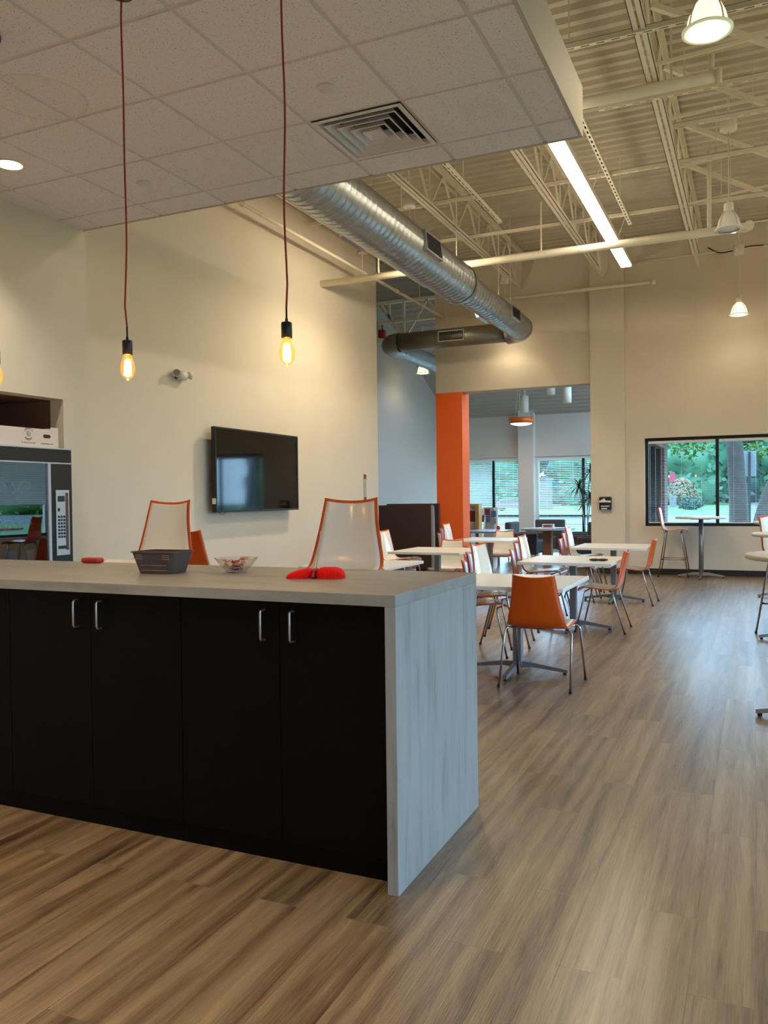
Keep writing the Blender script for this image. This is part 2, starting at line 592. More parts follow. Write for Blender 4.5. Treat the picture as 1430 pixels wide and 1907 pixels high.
    def sphere(self, c, r, sc=(1, 1, 1), nu=14, nv=9, wob=0.0, fr=1.0):
        prof = [(math.sin(PI * i / (nv - 1)), -math.cos(PI * i / (nv - 1))) for i in range(nv)]
        vs = []
        for (a, z) in prof:
            for k in range(nu):
                t = 2 * PI * k / nu
                p = Vector((a * math.cos(t) * sc[0], a * math.sin(t) * sc[1], z * sc[2])) * r
                if wob:
                    p *= 1 + wob * mnoise.noise((p + Vector(c)) * fr)
                vs.append(p + Vector(c))
        fs = [(i * nu + k, i * nu + (k + 1) % nu, (i + 1) * nu + (k + 1) % nu, (i + 1) * nu + k) for i in range(nv - 1) for k in range(nu)]
        return self.add(vs, fs, True)
    def build(self, name, material, parent=None, bevel=0.0):
        me = bpy.data.meshes.new(name)
        me.from_pydata(self.v, [], self.f)
        me.polygons.foreach_set('use_smooth', self.sm)
        me.materials.append(material)
        bm = bmesh.new()
        bm.from_mesh(me)
        bmesh.ops.recalc_face_normals(bm, faces=bm.faces)
        if bevel > 0:
            eds = [e for e in bm.edges if len(e.link_faces) == 2 and e.calc_face_angle(0) > 0.5]
            bmesh.ops.bevel(bm, geom=eds, offset=bevel, segments=2, affect='EDGES', profile=0.5, clamp_overlap=True)
        bm.to_mesh(me)
        bm.free()
        o = bpy.data.objects.new(name, me)
        COL.objects.link(o)
        if parent is not None:
            o.parent = parent
        return o

def tag(o, label=None, cat=None, group=None, kind=None):
    if label:
        o['label'] = label
    if cat:
        o['category'] = cat
    if group:
        o['group'] = group
    if kind:
        o['kind'] = kind
    return o
def thing(name, label, cat, loc=(0, 0, 0), rz=0.0, group=None):
    o = bpy.data.objects.new(name, None)
    o.empty_display_size = 0.1
    o.location = loc
    o.rotation_euler = (0, 0, rz)
    COL.objects.link(o)
    return tag(o, label, cat, group)
def struct(o):
    o['kind'] = 'structure'
    return o
def copy_tree(o, parent=None):
    c = o.copy()
    COL.objects.link(c)
    if parent is not None:
        c.parent = parent
    for ch in list(o.children):
        copy_tree(ch, c)
    return c
def relabel(o, label, loc=None, rz=None, group=None):
    o['label'] = label
    if loc is not None:
        o.location = loc
    if rz is not None:
        o.rotation_euler = (0, 0, rz)
    if group:
        o['group'] = group
    return o
def catmull(pts, n):
    out = []
    m = len(pts)
    for i in range(m - 1):
        p0, p1, p2, p3 = pts[max(i - 1, 0)], pts[i], pts[i + 1], pts[min(i + 2, m - 1)]
        for k in range(n):
            t = k / n
            out.append(tuple(0.5 * ((2 * b) + (-a + c) * t + (2 * a - 5 * b + 4 * c - d) * t * t + (-a + 3 * b - 3 * c + d) * t ** 3)
                             for a, b, c, d in zip(p0, p1, p2, p3)))
    out.append(tuple(pts[-1]))
    return out
def text_mesh(body, size, name, material, parent, M, thick=0.0006):
    cu = bpy.data.curves.new(name, 'FONT')
    cu.body = body
    cu.size = size
    cu.align_x = 'CENTER'
    cu.align_y = 'CENTER'
    cu.extrude = thick
    to = bpy.data.objects.new(name, cu)
    COL.objects.link(to)
    bpy.context.view_layer.update()
    me = bpy.data.meshes.new_from_object(to.evaluated_get(bpy.context.evaluated_depsgraph_get()))
    bpy.data.objects.remove(to)
    me.transform(M)
    me.materials.clear()
    me.materials.append(material)
    o = bpy.data.objects.new(name, me)
    COL.objects.link(o)
    o.parent = parent
    return o

# ================================================================== STRUCTURE
XL, XN, XR = -5.95, -5.06, 3.5       # TV wall, niche wall, right wall
YB, YF, YE = 15.3, -3.0, 21.0        # back wall, wall behind the viewer, lounge end wall
ZD = 6.0                             # roof deck
XFAR = -7.5

struct(MB().box(-8.0, 3.6, -3.1, 21.2, -0.12, 0.0).build('floor', FLOOR))
# TV wall
struct(MB().box(XL - 0.15, XL, 5.25, 12.97, 0, ZD).build('wall_left', WALL))
# niche wall with its recess
b = MB()
b.box(XN - 0.14, XN, YF, 2.9, 0, ZD)
b.box(XN - 0.14, XN, 4.98, 5.25, 0, ZD)
b.box(XN - 0.14, XN, 2.9, 4.98, 2.23, ZD)
b.box(XL, XN - 0.14, 5.11, 5.25, 0, ZD)
struct(b.build('wall_left.001', WALL))
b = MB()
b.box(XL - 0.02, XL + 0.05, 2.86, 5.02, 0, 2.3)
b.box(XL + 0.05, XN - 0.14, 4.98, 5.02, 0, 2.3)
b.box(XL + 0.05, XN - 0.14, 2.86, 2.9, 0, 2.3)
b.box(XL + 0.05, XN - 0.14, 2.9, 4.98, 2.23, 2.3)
struct(b.build('trim_1', NICHESHADE))  # niche lining, its shade painted in
# far bay side wall and its return
b = MB()
b.box(XFAR - 0.15, XFAR, 12.82, YE, 0, ZD)
b.box(XFAR, XL - 0.15, 12.82, 12.97, 0, ZD)
struct(b.build('wall_left.002', GREYWALL))
# back wall: header, pilaster, window wall
b = MB()
b.box(-5.74, -2.71, YB, YB + 0.3, 3.46, ZD)
b.box(-2.71, -2.11, YB - 0.14, YB + 0.3, 0, ZD)
WX0, WX1, WZ0, WZ1 = -1.79, 1.84, 0.85, 2.42
b.box(-2.11, WX0, YB, YB + 0.3, 0, ZD)
b.box(WX1, XR, YB, YB + 0.3, 0, ZD)
b.box(WX0, WX1, YB, YB + 0.3, 0, WZ0)
b.box(WX0, WX1, YB, YB + 0.3, WZ1, ZD)
struct(b.build('wall_back', WALL))
struct(MB().box(-5.74, -5.2, YB - 0.01, YB + 0.42, 0, 3.46).build('wall_back.001', ORANGEWALL))
struct(MB().box(-2.09, XR, YB - 0.022, YB, 0, 0.1).box(-2.73, -2.09, YB - 0.162, YB - 0.14, 0, 0.1).build('baseboard_back', BASEB))
struct(MB().box(XL, XL + 0.015, 5.26, 12.97, 0, 0.1).build('baseboard_left', BASEB))
# wall behind the viewer
struct(MB().box(-5.2, XR, YF - 0.15, YF, 0, ZD).build('wall_front', WALL))
# right wall with its row of windows
b = MB()
RZ0, RZ1 = 0.70, 2.42
RW = [(-1.8, 1.2), (2.0, 5.0), (5.9, 8.9), (9.9, 12.9)]
RLOW = 0.30
ys = [YF] + [v for w in RW for v in w] + [YB]
for i in range(0, len(ys), 2):
    b.box(XR, XR + 0.3, ys[i], ys[i + 1], 0, ZD)
for a, c in RW:
    b.box(XR, XR + 0.3, a, c, 0, RZ0 if a > 9 else RLOW)
    b.box(XR, XR + 0.3, a, c, RZ1 if a > 9 else 2.9, ZD)
struct(b.build('wall_right', WALL))
# lounge end wall with two wide windows and a pier between
LZ0, LZ1 = 0.12, 2.43
LW = [(-7.4, -5.56), (-5.16, -3.3)]
b = MB()
b.box(XFAR, -7.4, YE, YE + 0.25, 0, 4.2)
b.box(-5.56, -5.16, YE - 0.22, YE + 0.25, 0, 3.75)
b.box(-3.3, -2.25, YE, YE + 0.25, 0, 4.2)
for a, c in LW:
    b.box(a, c, YE, YE + 0.25, LZ1, 4.2)
    b.box(a, c, YE, YE + 0.25, 0, LZ0)
struct(b.build('wall_back.002', LOUNGEWALL))
# right side of the lounge wing: brick piers, dark posts, eave
b = MB()
b.box(-2.25, -1.95, 20.55, 21.3, -0.2, 2.9)
b.box(-2.25, -1.95, YB + 0.3, 16.2, -0.2, 2.9)
b.box(-2.25, -1.95, 16.2, 20.55, 2.5, 2.9)
b.box(-2.25, -1.95, 16.2, 20.55, -0.2, 0.45)
struct(b.build('wall_right.001', BRICK))
b = MB()
for y in (16.2, 17.3, 18.4, 19.45, 20.49):
    b.box(-2.16, -2.04, y, y + 0.06, 0.45, 2.5)
struct(b.build('trim_2', BLACKFRAME))
struct(MB().box(-2.13, -2.12, 16.2, 20.55, 0.45, 2.5).build('window_7', GLASS))
struct(MB().box(-2.6, -1.35, YB + 0.3, 21.8, 2.9, 3.05).build('trim_3', mat('eave_brown', '#6a5b50', 0.8)))
# sloping ceiling over the lounge and far bay
def slope_z(y):
    return 3.5 + (YE - y) * 0.473
rows = []
N = 150
for i in range(N + 1):
    y = YE + 0.2 - (YE + 0.2 - YB - 0.1) * i / N
    dz = 0.02 if (i // 2) % 2 else 0.0
    rows.append([(-7.7, y, slope_z(y) + dz), (-1.9, y, slope_z(y) + dz)])
struct(MB().grid(rows, False).build('ceiling.002', GREYWALL))
# corrugated roof deck
prof = []
y = YF - 0.1
while y < YB + 0.3:
    for dy, z in ((0, 0.0), (0.075, 0.0), (0.105, 0.055), (0.16, 0.055)):
        prof.append((y + dy, ZD + z))
    y += 0.19
rows = [[(-7.7, yy, zz), (3.7, yy, zz)] for yy, zz in prof]
struct(MB().grid(rows, False).build('ceiling', DECK))
struct(MB().box(-7.8, 3.8, YF - 0.2, YB + 0.35, ZD + 0.07, ZD + 0.2).build('ceiling.003', DECK))
# dropped tile ceiling and its fascia
SX, SY, SZ = -0.97, 5.24, 3.65
GX0, GDX, GY0, GDY = -1.204, 0.608, 3.69, 0.63
b = MB()
for i in range(-1, 8):
    for j in range(-9, 4):
        xa, xb = GX0 - (i + 1) * GDX + 0.014, GX0 - i * GDX - 0.014
        ya, yb = GY0 + (j - 1) * GDY + 0.014, GY0 + j * GDY - 0.014
        xa, xb, ya, yb = max(xa, XN), min(xb, SX - 0.022), max(ya, YF), min(yb, SY - 0.022)
        if xb - xa > 0.03 and yb - ya > 0.03 and not (i == 1 and j == 2):
            b.box(xa, xb, ya, yb, SZ, SZ + 0.02)
struct(b.build('ceiling.001', TILE))
ox0, ox1, oy0, oy1 = GX0 - 2 * GDX + 0.014, GX0 - GDX - 0.014, GY0 + GDY + 0.014, GY0 + 2 * GDY - 0.014
b = MB()
b.box(XN, ox0, YF, SY - 0.02, SZ + 0.007, SZ + 0.03)
b.box(ox1, SX - 0.02, YF, SY - 0.02, SZ + 0.007, SZ + 0.03)
b.box(ox0, ox1, YF, oy0, SZ + 0.007, SZ + 0.03)
b.box(ox0, ox1, oy1, SY - 0.02, SZ + 0.007, SZ + 0.03)
struct(b.build('trim_5', TBAR))
b = MB()
b.box(SX - 0.02, SX, YF, SY, SZ - 0.003, SZ + 0.31)
b.box(XN, SX - 0.02, SY - 0.02, SY, SZ - 0.003, SZ + 0.31)
b.box(XN, SX - 0.02, YF, SY - 0.02, SZ + 0.28, SZ + 0.31)
struct(b.build('trim_4', FASCIA))
# ------------------------------------------------------------------ windows
def window(n, label, axis, a0, a1, z0, z1, plane, mulls, trans=(), fmat=BLACKFRAME, fw=0.05, depth=0.07):
    """axis 'x': spans X at y=plane; axis 'y': spans Y at x=plane"""
    root = bpy.data.objects.new('window_%d' % n, None)
    COL.objects.link(root)
    struct(root)
    def B(m, u0, u1, zz0, zz1, d0, d1):
        if axis == 'x':
            m.box(u0, u1, plane + d0, plane + d1, zz0, zz1)
        else:
            m.box(plane + d0, plane + d1, u0, u1, zz0, zz1)
    m = MB()
    B(m, a0, a0 + fw, z0, z1, 0, depth)
    B(m, a1 - fw, a1, z0, z1, 0, depth)
    B(m, a0 + fw, a1 - fw, z0, z0 + fw, 0, depth)
    B(m, a0 + fw, a1 - fw, z1 - fw, z1, 0, depth)
    m.build('window_frame', fmat, root)
    for u in mulls:
        m = MB()
        B(m, u - fw / 2, u + fw / 2, z0 + fw, z1 - fw, 0, depth)
        m.build('mullion', BLACKFRAME, root)
    for z in trans:
        m = MB()
        B(m, a0 + fw, a1 - fw, z - fw / 2, z + fw / 2, 0.004, depth - 0.004)
        m.build('transom', BLACKFRAME, root)
    es = [a0 + fw] + [v for u in mulls for v in (u - fw / 2, u + fw / 2)] + [a1 - fw]
    for i in range(0, len(es), 2):
        g = MB()
        B(g, es[i], es[i + 1], z0 + fw, z1 - fw, depth * 0.45, depth * 0.45 + 0.006)
        g.build('window_pane', GLASS, root)
    return root
window(1, '', 'x', WX0, WX1, WZ0, WZ1, YB + 0.1, (-0.59, 0.63), fw=0.055)
window(2, '', 'x', LW[0][0], LW[0][1], LZ0, LZ1, YE + 0.06, (-6.30,), (0.90,), fmat=WHITEFRAME, fw=0.07)
window(3, '', 'x', LW[1][0], LW[1][1], LZ0, LZ1, YE + 0.06, (-3.95,), (0.90,), fmat=WHITEFRAME, fw=0.07)
for i, (a, c) in enumerate(RW):
    window((4, 5, 6, 8)[i], '', 'y', a, c, RZ0 if a > 9 else RLOW, RZ1 if a > 9 else 2.9, XR + 0.1, ((a + c) / 2,), fw=0.06)

def blind(label, axis, a0, a1, z0, z1, plane, pitch, tilt, w=0.025, group=None):
    t = thing('window_blind', label, 'blind', ((a0 + a1) / 2, plane, z0) if axis == 'x' else (plane, (a0 + a1) / 2, z0), 0, group)
    L = (a1 - a0) / 2
    m = MB()
    z = 0.02
    dx, dz = w / 2 * math.cos(tilt), w / 2 * math.sin(tilt)
    while z < z1 - z0 - 0.05:
        if axis == 'x':
            m.add([(-L, -dx, z - dz), (L, -dx, z - dz), (L, dx, z + dz), (-L, dx, z + dz)], [(0, 1, 2, 3)])
        else:
            m.add([(-dx, -L, z - dz), (-dx, L, z - dz), (dx, L, z + dz), (dx, -L, z + dz)], [(0, 1, 2, 3)])
        z += pitch
    m.build('slats', BLIND, t)
    h = MB()
    if axis == 'x':
        h.box(-L, L, -0.016, 0.016, z1 - z0 - 0.045, z1 - z0 - 0.002)
    else:
        h.box(-0.016, 0.016, -L, L, z1 - z0 - 0.045, z1 - z0 - 0.002)
    h.build('head_rail', BLIND, t)
    r = MB()
    if axis == 'x':
        r.box(-L, L, -0.012, 0.012, 0.0, 0.014)
    else:
        r.box(-0.012, 0.012, -L, L, 0.0, 0.014)
    r.build('bottom_rail', BLIND, t)
    c = MB()
    for k in (-0.6, 0.0, 0.6):
        if axis == 'x':
            c.bar((k * L, 0, 0.01), (k * L, 0, z1 - z0 - 0.03), 0.003)
        else:
            c.bar((0, k * L, 0.01), (0, k * L, z1 - z0 - 0.03), 0.003)
    c.build('ladder_cord', BLIND, t)
    return t
blind('open white blind in left pane of the black-framed dining window', 'x', WX0 + 0.06, -0.625, WZ0 + 0.055, WZ1 - 0.056, YB + 0.07, 0.030, 0.04)
blind('open white blind in front of the big tree trunk at right edge window', 'x', -0.555, 0.595, WZ0 + 0.055, WZ1 - 0.056, YB + 0.07, 0.030, 0.04)
blind('nearly closed white blind behind the brochure display in the lounge', 'x', -7.33, -6.34, 1.0, LZ1 - 0.07, YE + 0.03, 0.045, 0.75, 0.05)
blind('open white lounge blind between brochure display and beige pier', 'x', -6.26, -5.63, LZ0 + 0.071, LZ1 - 0.07, YE + 0.03, 0.045, 0.22, 0.05)
blind('wide open white lounge blind behind the club chairs', 'x', -5.09, -3.99, LZ0 + 0.071, LZ1 - 0.07, YE + 0.03, 0.045, 0.22, 0.05)
blind('open white lounge blind behind the palm-like plant', 'x', -3.91, -3.37, LZ0 + 0.071, LZ1 - 0.07, YE + 0.03, 0.045, 0.22, 0.05)
for i, (a, c) in enumerate(RW[3:]):
    tb = blind('open white blind in right wall window, seen only as reflection', 'y', a + 0.06, (a + c) / 2 - 0.04, 1.35, RZ1 - 0.06, XR + 0.07, 0.045, 0.95, 0.05, 'right wall blinds')
    tb = blind('open white blind in right wall window, seen only as reflection', 'y', (a + c) / 2 + 0.04, c - 0.06, 1.35, RZ1 - 0.06, XR + 0.07, 0.045, 0.95, 0.05, 'right wall blinds')

# ------------------------------------------------------------------ ground outside
struct(MB().box(-160, 160, -40, 330, -0.35, -0.2).build('lawn', LAWN))
b = MB()
b.box(-160, 160, 46, 66, -0.2, -0.17)
b.box(9, 15, -40, 46, -0.2, -0.17)
struct(b.build('street', ROAD))
struct(MB().box(-2, 40, 96, 160, -0.2, -0.17).build('parking_lot', ROAD))

# ================================================================== ROOF STRUCTURE
def joist(x, label):
    t = thing('roof_joist', label, 'roof joist', (x, 6.0, 5.32), 0, 'open web joists under the deck')
    y0, y1 = -9.0, 9.3
    m = MB()
    for s in (-0.055, 0.012):
        m.box(s, s + 0.045, y0, y1 - 0.9, -0.0, 0.008)
        m.box(s if s < 0 else s + 0.039, s + 0.006 if s < 0 else s + 0.045, y0, y1 - 0.9, 0.0, 0.05)
    m.box(-0.028, 0.028, y1 - 1.0, y1, 0.008, 0.014)
    m.build('bottom_chord', STEEL, t)
    m = MB()
    for s in (-0.07, 0.015):
        m.box(s, s + 0.055, y0, y1 + 0.1, 0.665, 0.675)
        m.box(s, s + 0.008, y0, y1 + 0.1, 0.60, 0.665)
    m.build('top_chord', STEEL, t)
    y = y0 + 0.3
    up = True
    while y + 0.55 < y1 - 0.2:
        a = (0, y, 0.03 if up else 0.65)
        c = (0, y + 0.55, 0.65 if up else 0.03)
        MB().bar(a, c, 0.026, 0.026).build('web', STEEL, t)
        if not up:
            MB().bar((0, y + 0.55, 0.03), (0, y + 0.55, 0.65), 0.018).build('web', STEEL, t)
        y += 0.55
        up = not up
    return t
joist(-0.87, 'cream roof joist left of the high bay pendants, furthest right')
joist(-2.47, 'cream roof joist just left of the glowing strip light')
joist(-4.0, 'cream roof joist just right of the fat spiral duct')
joist(-5.55, 'cream roof joist between the spiral duct and TV wall')

def slotted(label, p0, p1, w=0.045, pitch=0.13, drops=()):
    """slotted channel made of two rails and rungs with real holes"""
    p0, p1 = Vector(p0), Vector(p1)
    t = thing('slotted_strut', label, 'strut', p0)
    d = p1 - p0
    L = d.length
    d.normalize()
    s = Vector((-d.y, d.x, 0))
    m = MB()
    for k in (-1, 1):
        m.bar(s * k * (w / 2 - 0.006), s * k * (w / 2 - 0.006) + d * L, 0.014, 0.006)
        m.bar(s * k * (w / 2 - 0.002) + Vector((0, 0, 0.02)), s * k * (w / 2 - 0.002) + d * L + Vector((0, 0, 0.02)), 0.004, 0.04)
    u = 0.0
    while u < L:
        m.bar(d * u, d * min(u + pitch * 0.45, L), w - 0.028, 0.005)
        u += pitch
    m.build('channel', STEEL, t)
    MB().bar(Vector((0, 0, 0.042)), d * L + Vector((0, 0, 0.042)), w, 0.004).build('channel_back', STEELD, t)
    for q in drops:
        MB().bar(d * q + Vector((0, 0, 0.04)), d * q + Vector((0, 0, ZD - p0.z)), 0.012).build('hanger_rod', STEEL, t)
    return t
slotted('slotted strut above the fat spiral duct, running along it', (-3.22, 5.6, 5.22), (-3.22, 11.2, 5.22), drops=(1.5, 4.0))
slotted('slotted strut just right of the glowing strip light, running along it', (-1.64, 5.0, 5.35), (-1.64, 12.5, 5.35), drops=(1.5, 6.5))
slotted('slotted cross strut nearest the camera, above the big lit pendant', (-2.2, 7.28, 5.3), (0.9, 7.28, 5.3), drops=(0.74,))
slotted('slotted cross strut alongside the thick cream cross pipe', (-1.4, 8.42, 5.24), (0.9, 8.42, 5.24), drops=(0.8,))
slotted('slotted cross strut behind the pendant canopy of unlit lamp', (-0.8, 9.6, 5.42), (0.9, 9.6, 5.42), drops=(0.8,))
for k, (y, nm) in enumerate([(10.6, 'nearer'), (12.2, 'farther')]):
    slotted('slotted bridging strut across the roof joists, %s of the two beyond the duct grille' % nm, (-5.9, y, 5.40), (0.9, y, 5.40), drops=(1.0, 5.5))
t = thing('conduit', 'thin cream conduit crossing under the joists near the back wall', 'conduit', (-5.9, 13.2, 5.36))
MB().tube([(0, 0, 0), (6.9, 0, 0)], 0.012, 8).build('tube', STEEL, t)
for x in (1.9, 5.0):
    MB().bar((x, 0, 0), (x, 0, 0.7), 0.008).build('hanger_rod', STEEL, t)
t = thing('cross_pipe', 'thick cream pipe crossing below the joists beside the soffit corner', 'pipe', (-2.6, 8.22, 5.25))
MB().tube([(0, 0, 0), (2.3, 0, 0)], 0.055, 14).build('pipe', STEEL, t)
MB().tube([(2.3, 0, 0), (2.34, 0, 0)], 0.065, 14).build('end_cap', STEEL, t)
MB().tube([(2.25, 0, 0.02), (2.25, 0, 0.2)], 0.028, 10).build('outlet', STEEL, t)
MB().bar((1.9, 0, 0.02), (1.9, 0, 0.76), 0.02).build('hanger_rod', STEEL, t)
# cross bracing on the right
for k, (y0, y1, w) in enumerate([(8.0, 8.9, 'nearest the thick cross pipe'), (9.2, 10.3, 'behind the lit front pendant'), (10.6, 11.7, 'above the unlit pendant canopy'), (12.0, 13.2, 'nearest the back wall')]):
    t = thing('diagonal_brace', 'cream angle brace running off the right-hand joist, %s' % w, 'brace', (-0.87, y0, 5.36), 0, 'diagonal braces')
    MB().bar((0.02, 0, 0.55), (1.7, y1 - y0, 0.0), 0.05, 0.05).build('brace_bar', STEEL, t)
    MB().bar((0.02, 0, 0.0), (1.7, y1 - y0, 0.55), 0.03, 0.03).build('brace_bar', STEEL, t)
# long cream pipe across the hall
t = thing('cross_pipe', 'long cream pipe crossing the hall under the strip light to TV wall', 'pipe', (XL, 11.0, 4.65))
MB().tube([(0.0, 0, 0), (5.78, 0, 0)], 0.05, 16).build('pipe', STEEL, t)
MB().tube([(5.78, 0, 0), (5.86, 0, 0), (5.90, -0.04, 0), (5.90, -0.08, 0)], 0.058, 14).build('elbow', STEEL, t)
MB().tube([(5.45, 0, 0.02), (5.45, 0, 1.0)], 0.028, 10).build('riser', STEEL, t)
for x in (0.95, 3.35):
    MB().bar((x, 0, 0.04), (x, 0, 0.70), 0.016).build('hanger_rod', STEEL, t)
# sprinkler pipe along TV wall
t = thing('sprinkler_pipe', 'slim cream sprinkler pipe running along the top of TV wall', 'pipe', (-5.55, 5.4, 4.93))
MB().tube([(0, 0, 0), (0, 9.8, 0)], 0.024, 12).build('pipe', STEEL, t)
for y in (2.9, 6.2, 8.6):
    h = MB()
    h.tube([(0.036 * math.cos(a), y, 0.036 * math.sin(a)) for a in [PI * 2 * k / 14 for k in range(14)]], 0.005, 6, closed=True)
    h.bar((0, y, 0.036), (0, y, 0.38), 0.006)
    h.build('pipe_hanger', STEEL, t)
MB().tube([(0, 7.5, 0), (0, 7.62, 0)], 0.032, 12).build('coupling', STEEL, t)
# pipe close to the back wall with end cap at the pilaster
t = thing('cross_pipe', 'pale pipe along the back wall ending right of the pilaster', 'pipe', (-5.0, 15.08, 5.12))
MB().tube([(0, 0, 0), (3.42, 0, 0)], 0.032, 12).build('pipe', STEEL, t)
MB().tube([(3.36, 0, 0), (3.44, 0, 0)], 0.042, 12).build('end_cap', STEEL, t)
MB().bar((2.95, 0, 0.02), (2.95, 0, 0.95), 0.008).build('hanger_rod', STEEL, t)
t = thing('conduit', 'thin conduit with a sagging cable along the top of back wall', 'conduit', (-2.0, YB - 0.02, 5.55))
MB().tube([(-0.05, 0, 0.0), (3.0, 0, 0.02)], 0.014, 8).build('tube', STEEL, t)
MB().tube(catmull([(1.28, 0, 0.10), (1.5, -0.01, -0.02), (1.9, -0.01, 0.03), (2.15, -0.01, 0.02)], 6), 0.009, 6).build('cable', STEELD, t)
# girder in the far bay
t = thing('girder_truss', 'cream steel girder truss in the far bay beyond TV wall', 'truss', (-7.45, 16.3, 4.75))
MB().box(0, 2.1, -0.06, 0.06, 0.0, 0.05).build('bottom_chord', STEEL, t)
MB().box(0, 2.1, -0.06, 0.06, 0.42, 0.47).build('middle_chord', STEEL, t)
MB().box(0, 2.1, -0.06, 0.06, 0.84, 0.89).build('top_chord', STEEL, t)
for a, c in [((0.1, 0.84), (0.62, 0.05)), ((0.62, 0.05), (1.15, 0.84)), ((1.15, 0.84), (1.75, 0.05)), ((0.62, 0.05), (0.62, 0.84)), ((0.28, 0.42), (0.28, 0.84)), ((1.75, 0.05), (1.75, 0.84))]:
    MB().bar((a[0], 0, a[1]), (c[0], 0, c[1]), 0.05, 0.05).build('web', STEEL, t)
t = thing('fire_valve', 'red fire valve on the wall above the far duct elbow', 'valve', (XFAR + 0.01, 16.5, 5.0))
MB().box(0, 0.12, -0.06, 0.06, -0.09, 0.09).build('body', mat('fire_red', '#b3251d', 0.4), t, 0.01)
MB().tube([(0.06, 0.0, 0.09), (0.06, 0.02, 0.24), (0.06, 0.10, 0.30)], 0.018, 8).build('inlet', MATS['fire_red'], t)

# ------------------------------------------------------------------ spiral duct
def spiral(m, x, z, R, y0, y1, pitch=0.115, amp=0.007, n=40):
    rows = []
    steps = int((y1 - y0) / (pitch / 8))
    for i in range(steps + 1):
        y = y0 + (y1 - y0) * i / steps
        row = []
        for k in range(n + 1):
            th = 2 * PI * k / n
            ph = ((y / pitch) - k / n) % 1.0
            r = R + (amp if ph < 0.13 else 0.0)
            row.append((x + r * math.cos(th), y, z + r * math.sin(th)))
        rows.append(row)
    return m.grid(rows, True)
duct = thing('spiral_duct', 'big galvanised spiral duct zigzagging below the open roof deck', 'duct')
DX, DZ = -3.68, 4.32
spiral(MB(), DX, DZ, 0.265, 3.6, 10.7).build('main_duct', GALV, duct)
b = MB()
rows = [[(DX + r * math.cos(2 * PI * k / 40), y, DZ + r * math.sin(2 * PI * k / 40)) for k in range(41)] for y, r in ((10.68, 0.275), (10.74, 0.275), (10.74, 0.265), (10.95, 0.205))]
b.grid(rows).build('reducer', GALV, duct)
spiral(MB(), DX, DZ, 0.205, 10.95, 13.95, 0.13, 0.006).build('narrow_duct', GALV, duct)
def arc(c, R, a0, a1, n=10):
    return [(c[0] + R * math.cos(a0 + (a1 - a0) * i / n), c[1] + R * math.sin(a0 + (a1 - a0) * i / n), c[2]) for i in range(n + 1)]
MB().tube(arc((DX - 0.3, 13.95, DZ), 0.3, 0, PI / 2), 0.21, 28, caps=False).build('elbow', GALV, duct)
MB().tube([(DX - 0.3, 14.25, DZ), (-6.05, 14.25, DZ)], [0.172, 0.168], 28).build('cross_duct', GALVD, duct)
MB().tube(arc((-6.05, 14.55, DZ), 0.3, -PI / 2, -PI, 10), 0.178, 28, caps=False).build('elbow', GALVD, duct)
spiral(MB(), -6.35, DZ, 0.17, 14.5, 17.4, 0.13, 0.005, 28).build('far_duct', GALV, duct)
def grille(loc, M, L, H):
    f = MB()
    for x0, x1, z0, z1 in ((-L / 2, L / 2, -H / 2, -H / 2 + 0.022), (-L / 2, L / 2, H / 2 - 0.022, H / 2), (-L / 2, -L / 2 + 0.022, -H / 2 + 0.022, H / 2 - 0.022), (L / 2 - 0.022, L / 2, -H / 2 + 0.022, H / 2 - 0.022)):
        f.box(x0, x1, -0.05, 0.012, z0, z1, M)
    fr = f.build('grille', GALV, duct)
    m = MB()
    m.box(-L / 2 + 0.022, L / 2 - 0.022, -0.045, -0.03, -H / 2 + 0.022, H / 2 - 0.022, M)
    k = -L / 2 + 0.03
    while k < L / 2 - 0.03:
        m.box(k, k + 0.008, -0.03, 0.004, -H / 2 + 0.022, H / 2 - 0.022, M)
        k += 0.024
    m.build('louvers', LOUVER, fr)
# local frame of a grille: x along the duct, y outward, z across
def gframe(p, along, out):
    a, o = Vector(along).normalized(), Vector(out).normalized()
    c = a.cross(o)
    return Matrix(((a.x, o.x, c.x, p[0]), (a.y, o.y, c.y, p[1]), (a.z, o.z, c.z, p[2]), (0, 0, 0, 1)))
for (y, R, out) in ((9.05, 0.265, (1, 0, 0.10)), (12.9, 0.205, (1, 0, 0.05)), (7.9, 0.265, (-1, 0, -0.35)), (12.3, 0.205, (-1, 0, -0.45))):
    o = Vector(out).normalized()
    p = Vector((DX, y, DZ)) + o * (R + 0.01)
    grille(p, gframe(p, (0, 1, 0), o), 0.52 if R > 0.25 else 0.5, 0.24 if R > 0.25 else 0.2)
p = Vector((-4.98, 14.25 - 0.18, DZ))
grille(p, gframe(p, (1, 0, 0), (0, -1, 0)), 0.5, 0.2)
for y in (6.8, 8.7, 10.6, 12.6, 13.3):
    MB().bar((DX + 0.02, y, DZ + 0.2), (DX + 0.02, y, ZD), 0.008).build('hanger_rod', STEEL, duct)

# ------------------------------------------------------------------ linear light
t = thing('strip_light', 'long glowing white strip light hanging below the roof joists', 'light', (-1.77, 6.6, 4.88))
MB().box(-0.075, 0.075, 0, 6.4, 0.0, 0.02).build('diffuser', TUBEON, t)
MB().box(-0.08, 0.08, 0, 6.4, 0.02, 0.09).build('housing', LAMPWHITE, t)
for y in (1.0, 3.4, 5.4):
    MB().bar((0, y, 0.09), (0.12, y, 0.42), 0.006).build('hanger_rod', STEEL, t)
area('linear_lamp', (-1.77, 9.8, 4.87), 0.14, 6.2, 55, WARM2)
area('linear_lamp', (-1.77, 9.8, 4.975), 0.12, 6.2, 7, WARM2, (PI, 0, 0))  # uplight added over the closed housing to brighten the deck

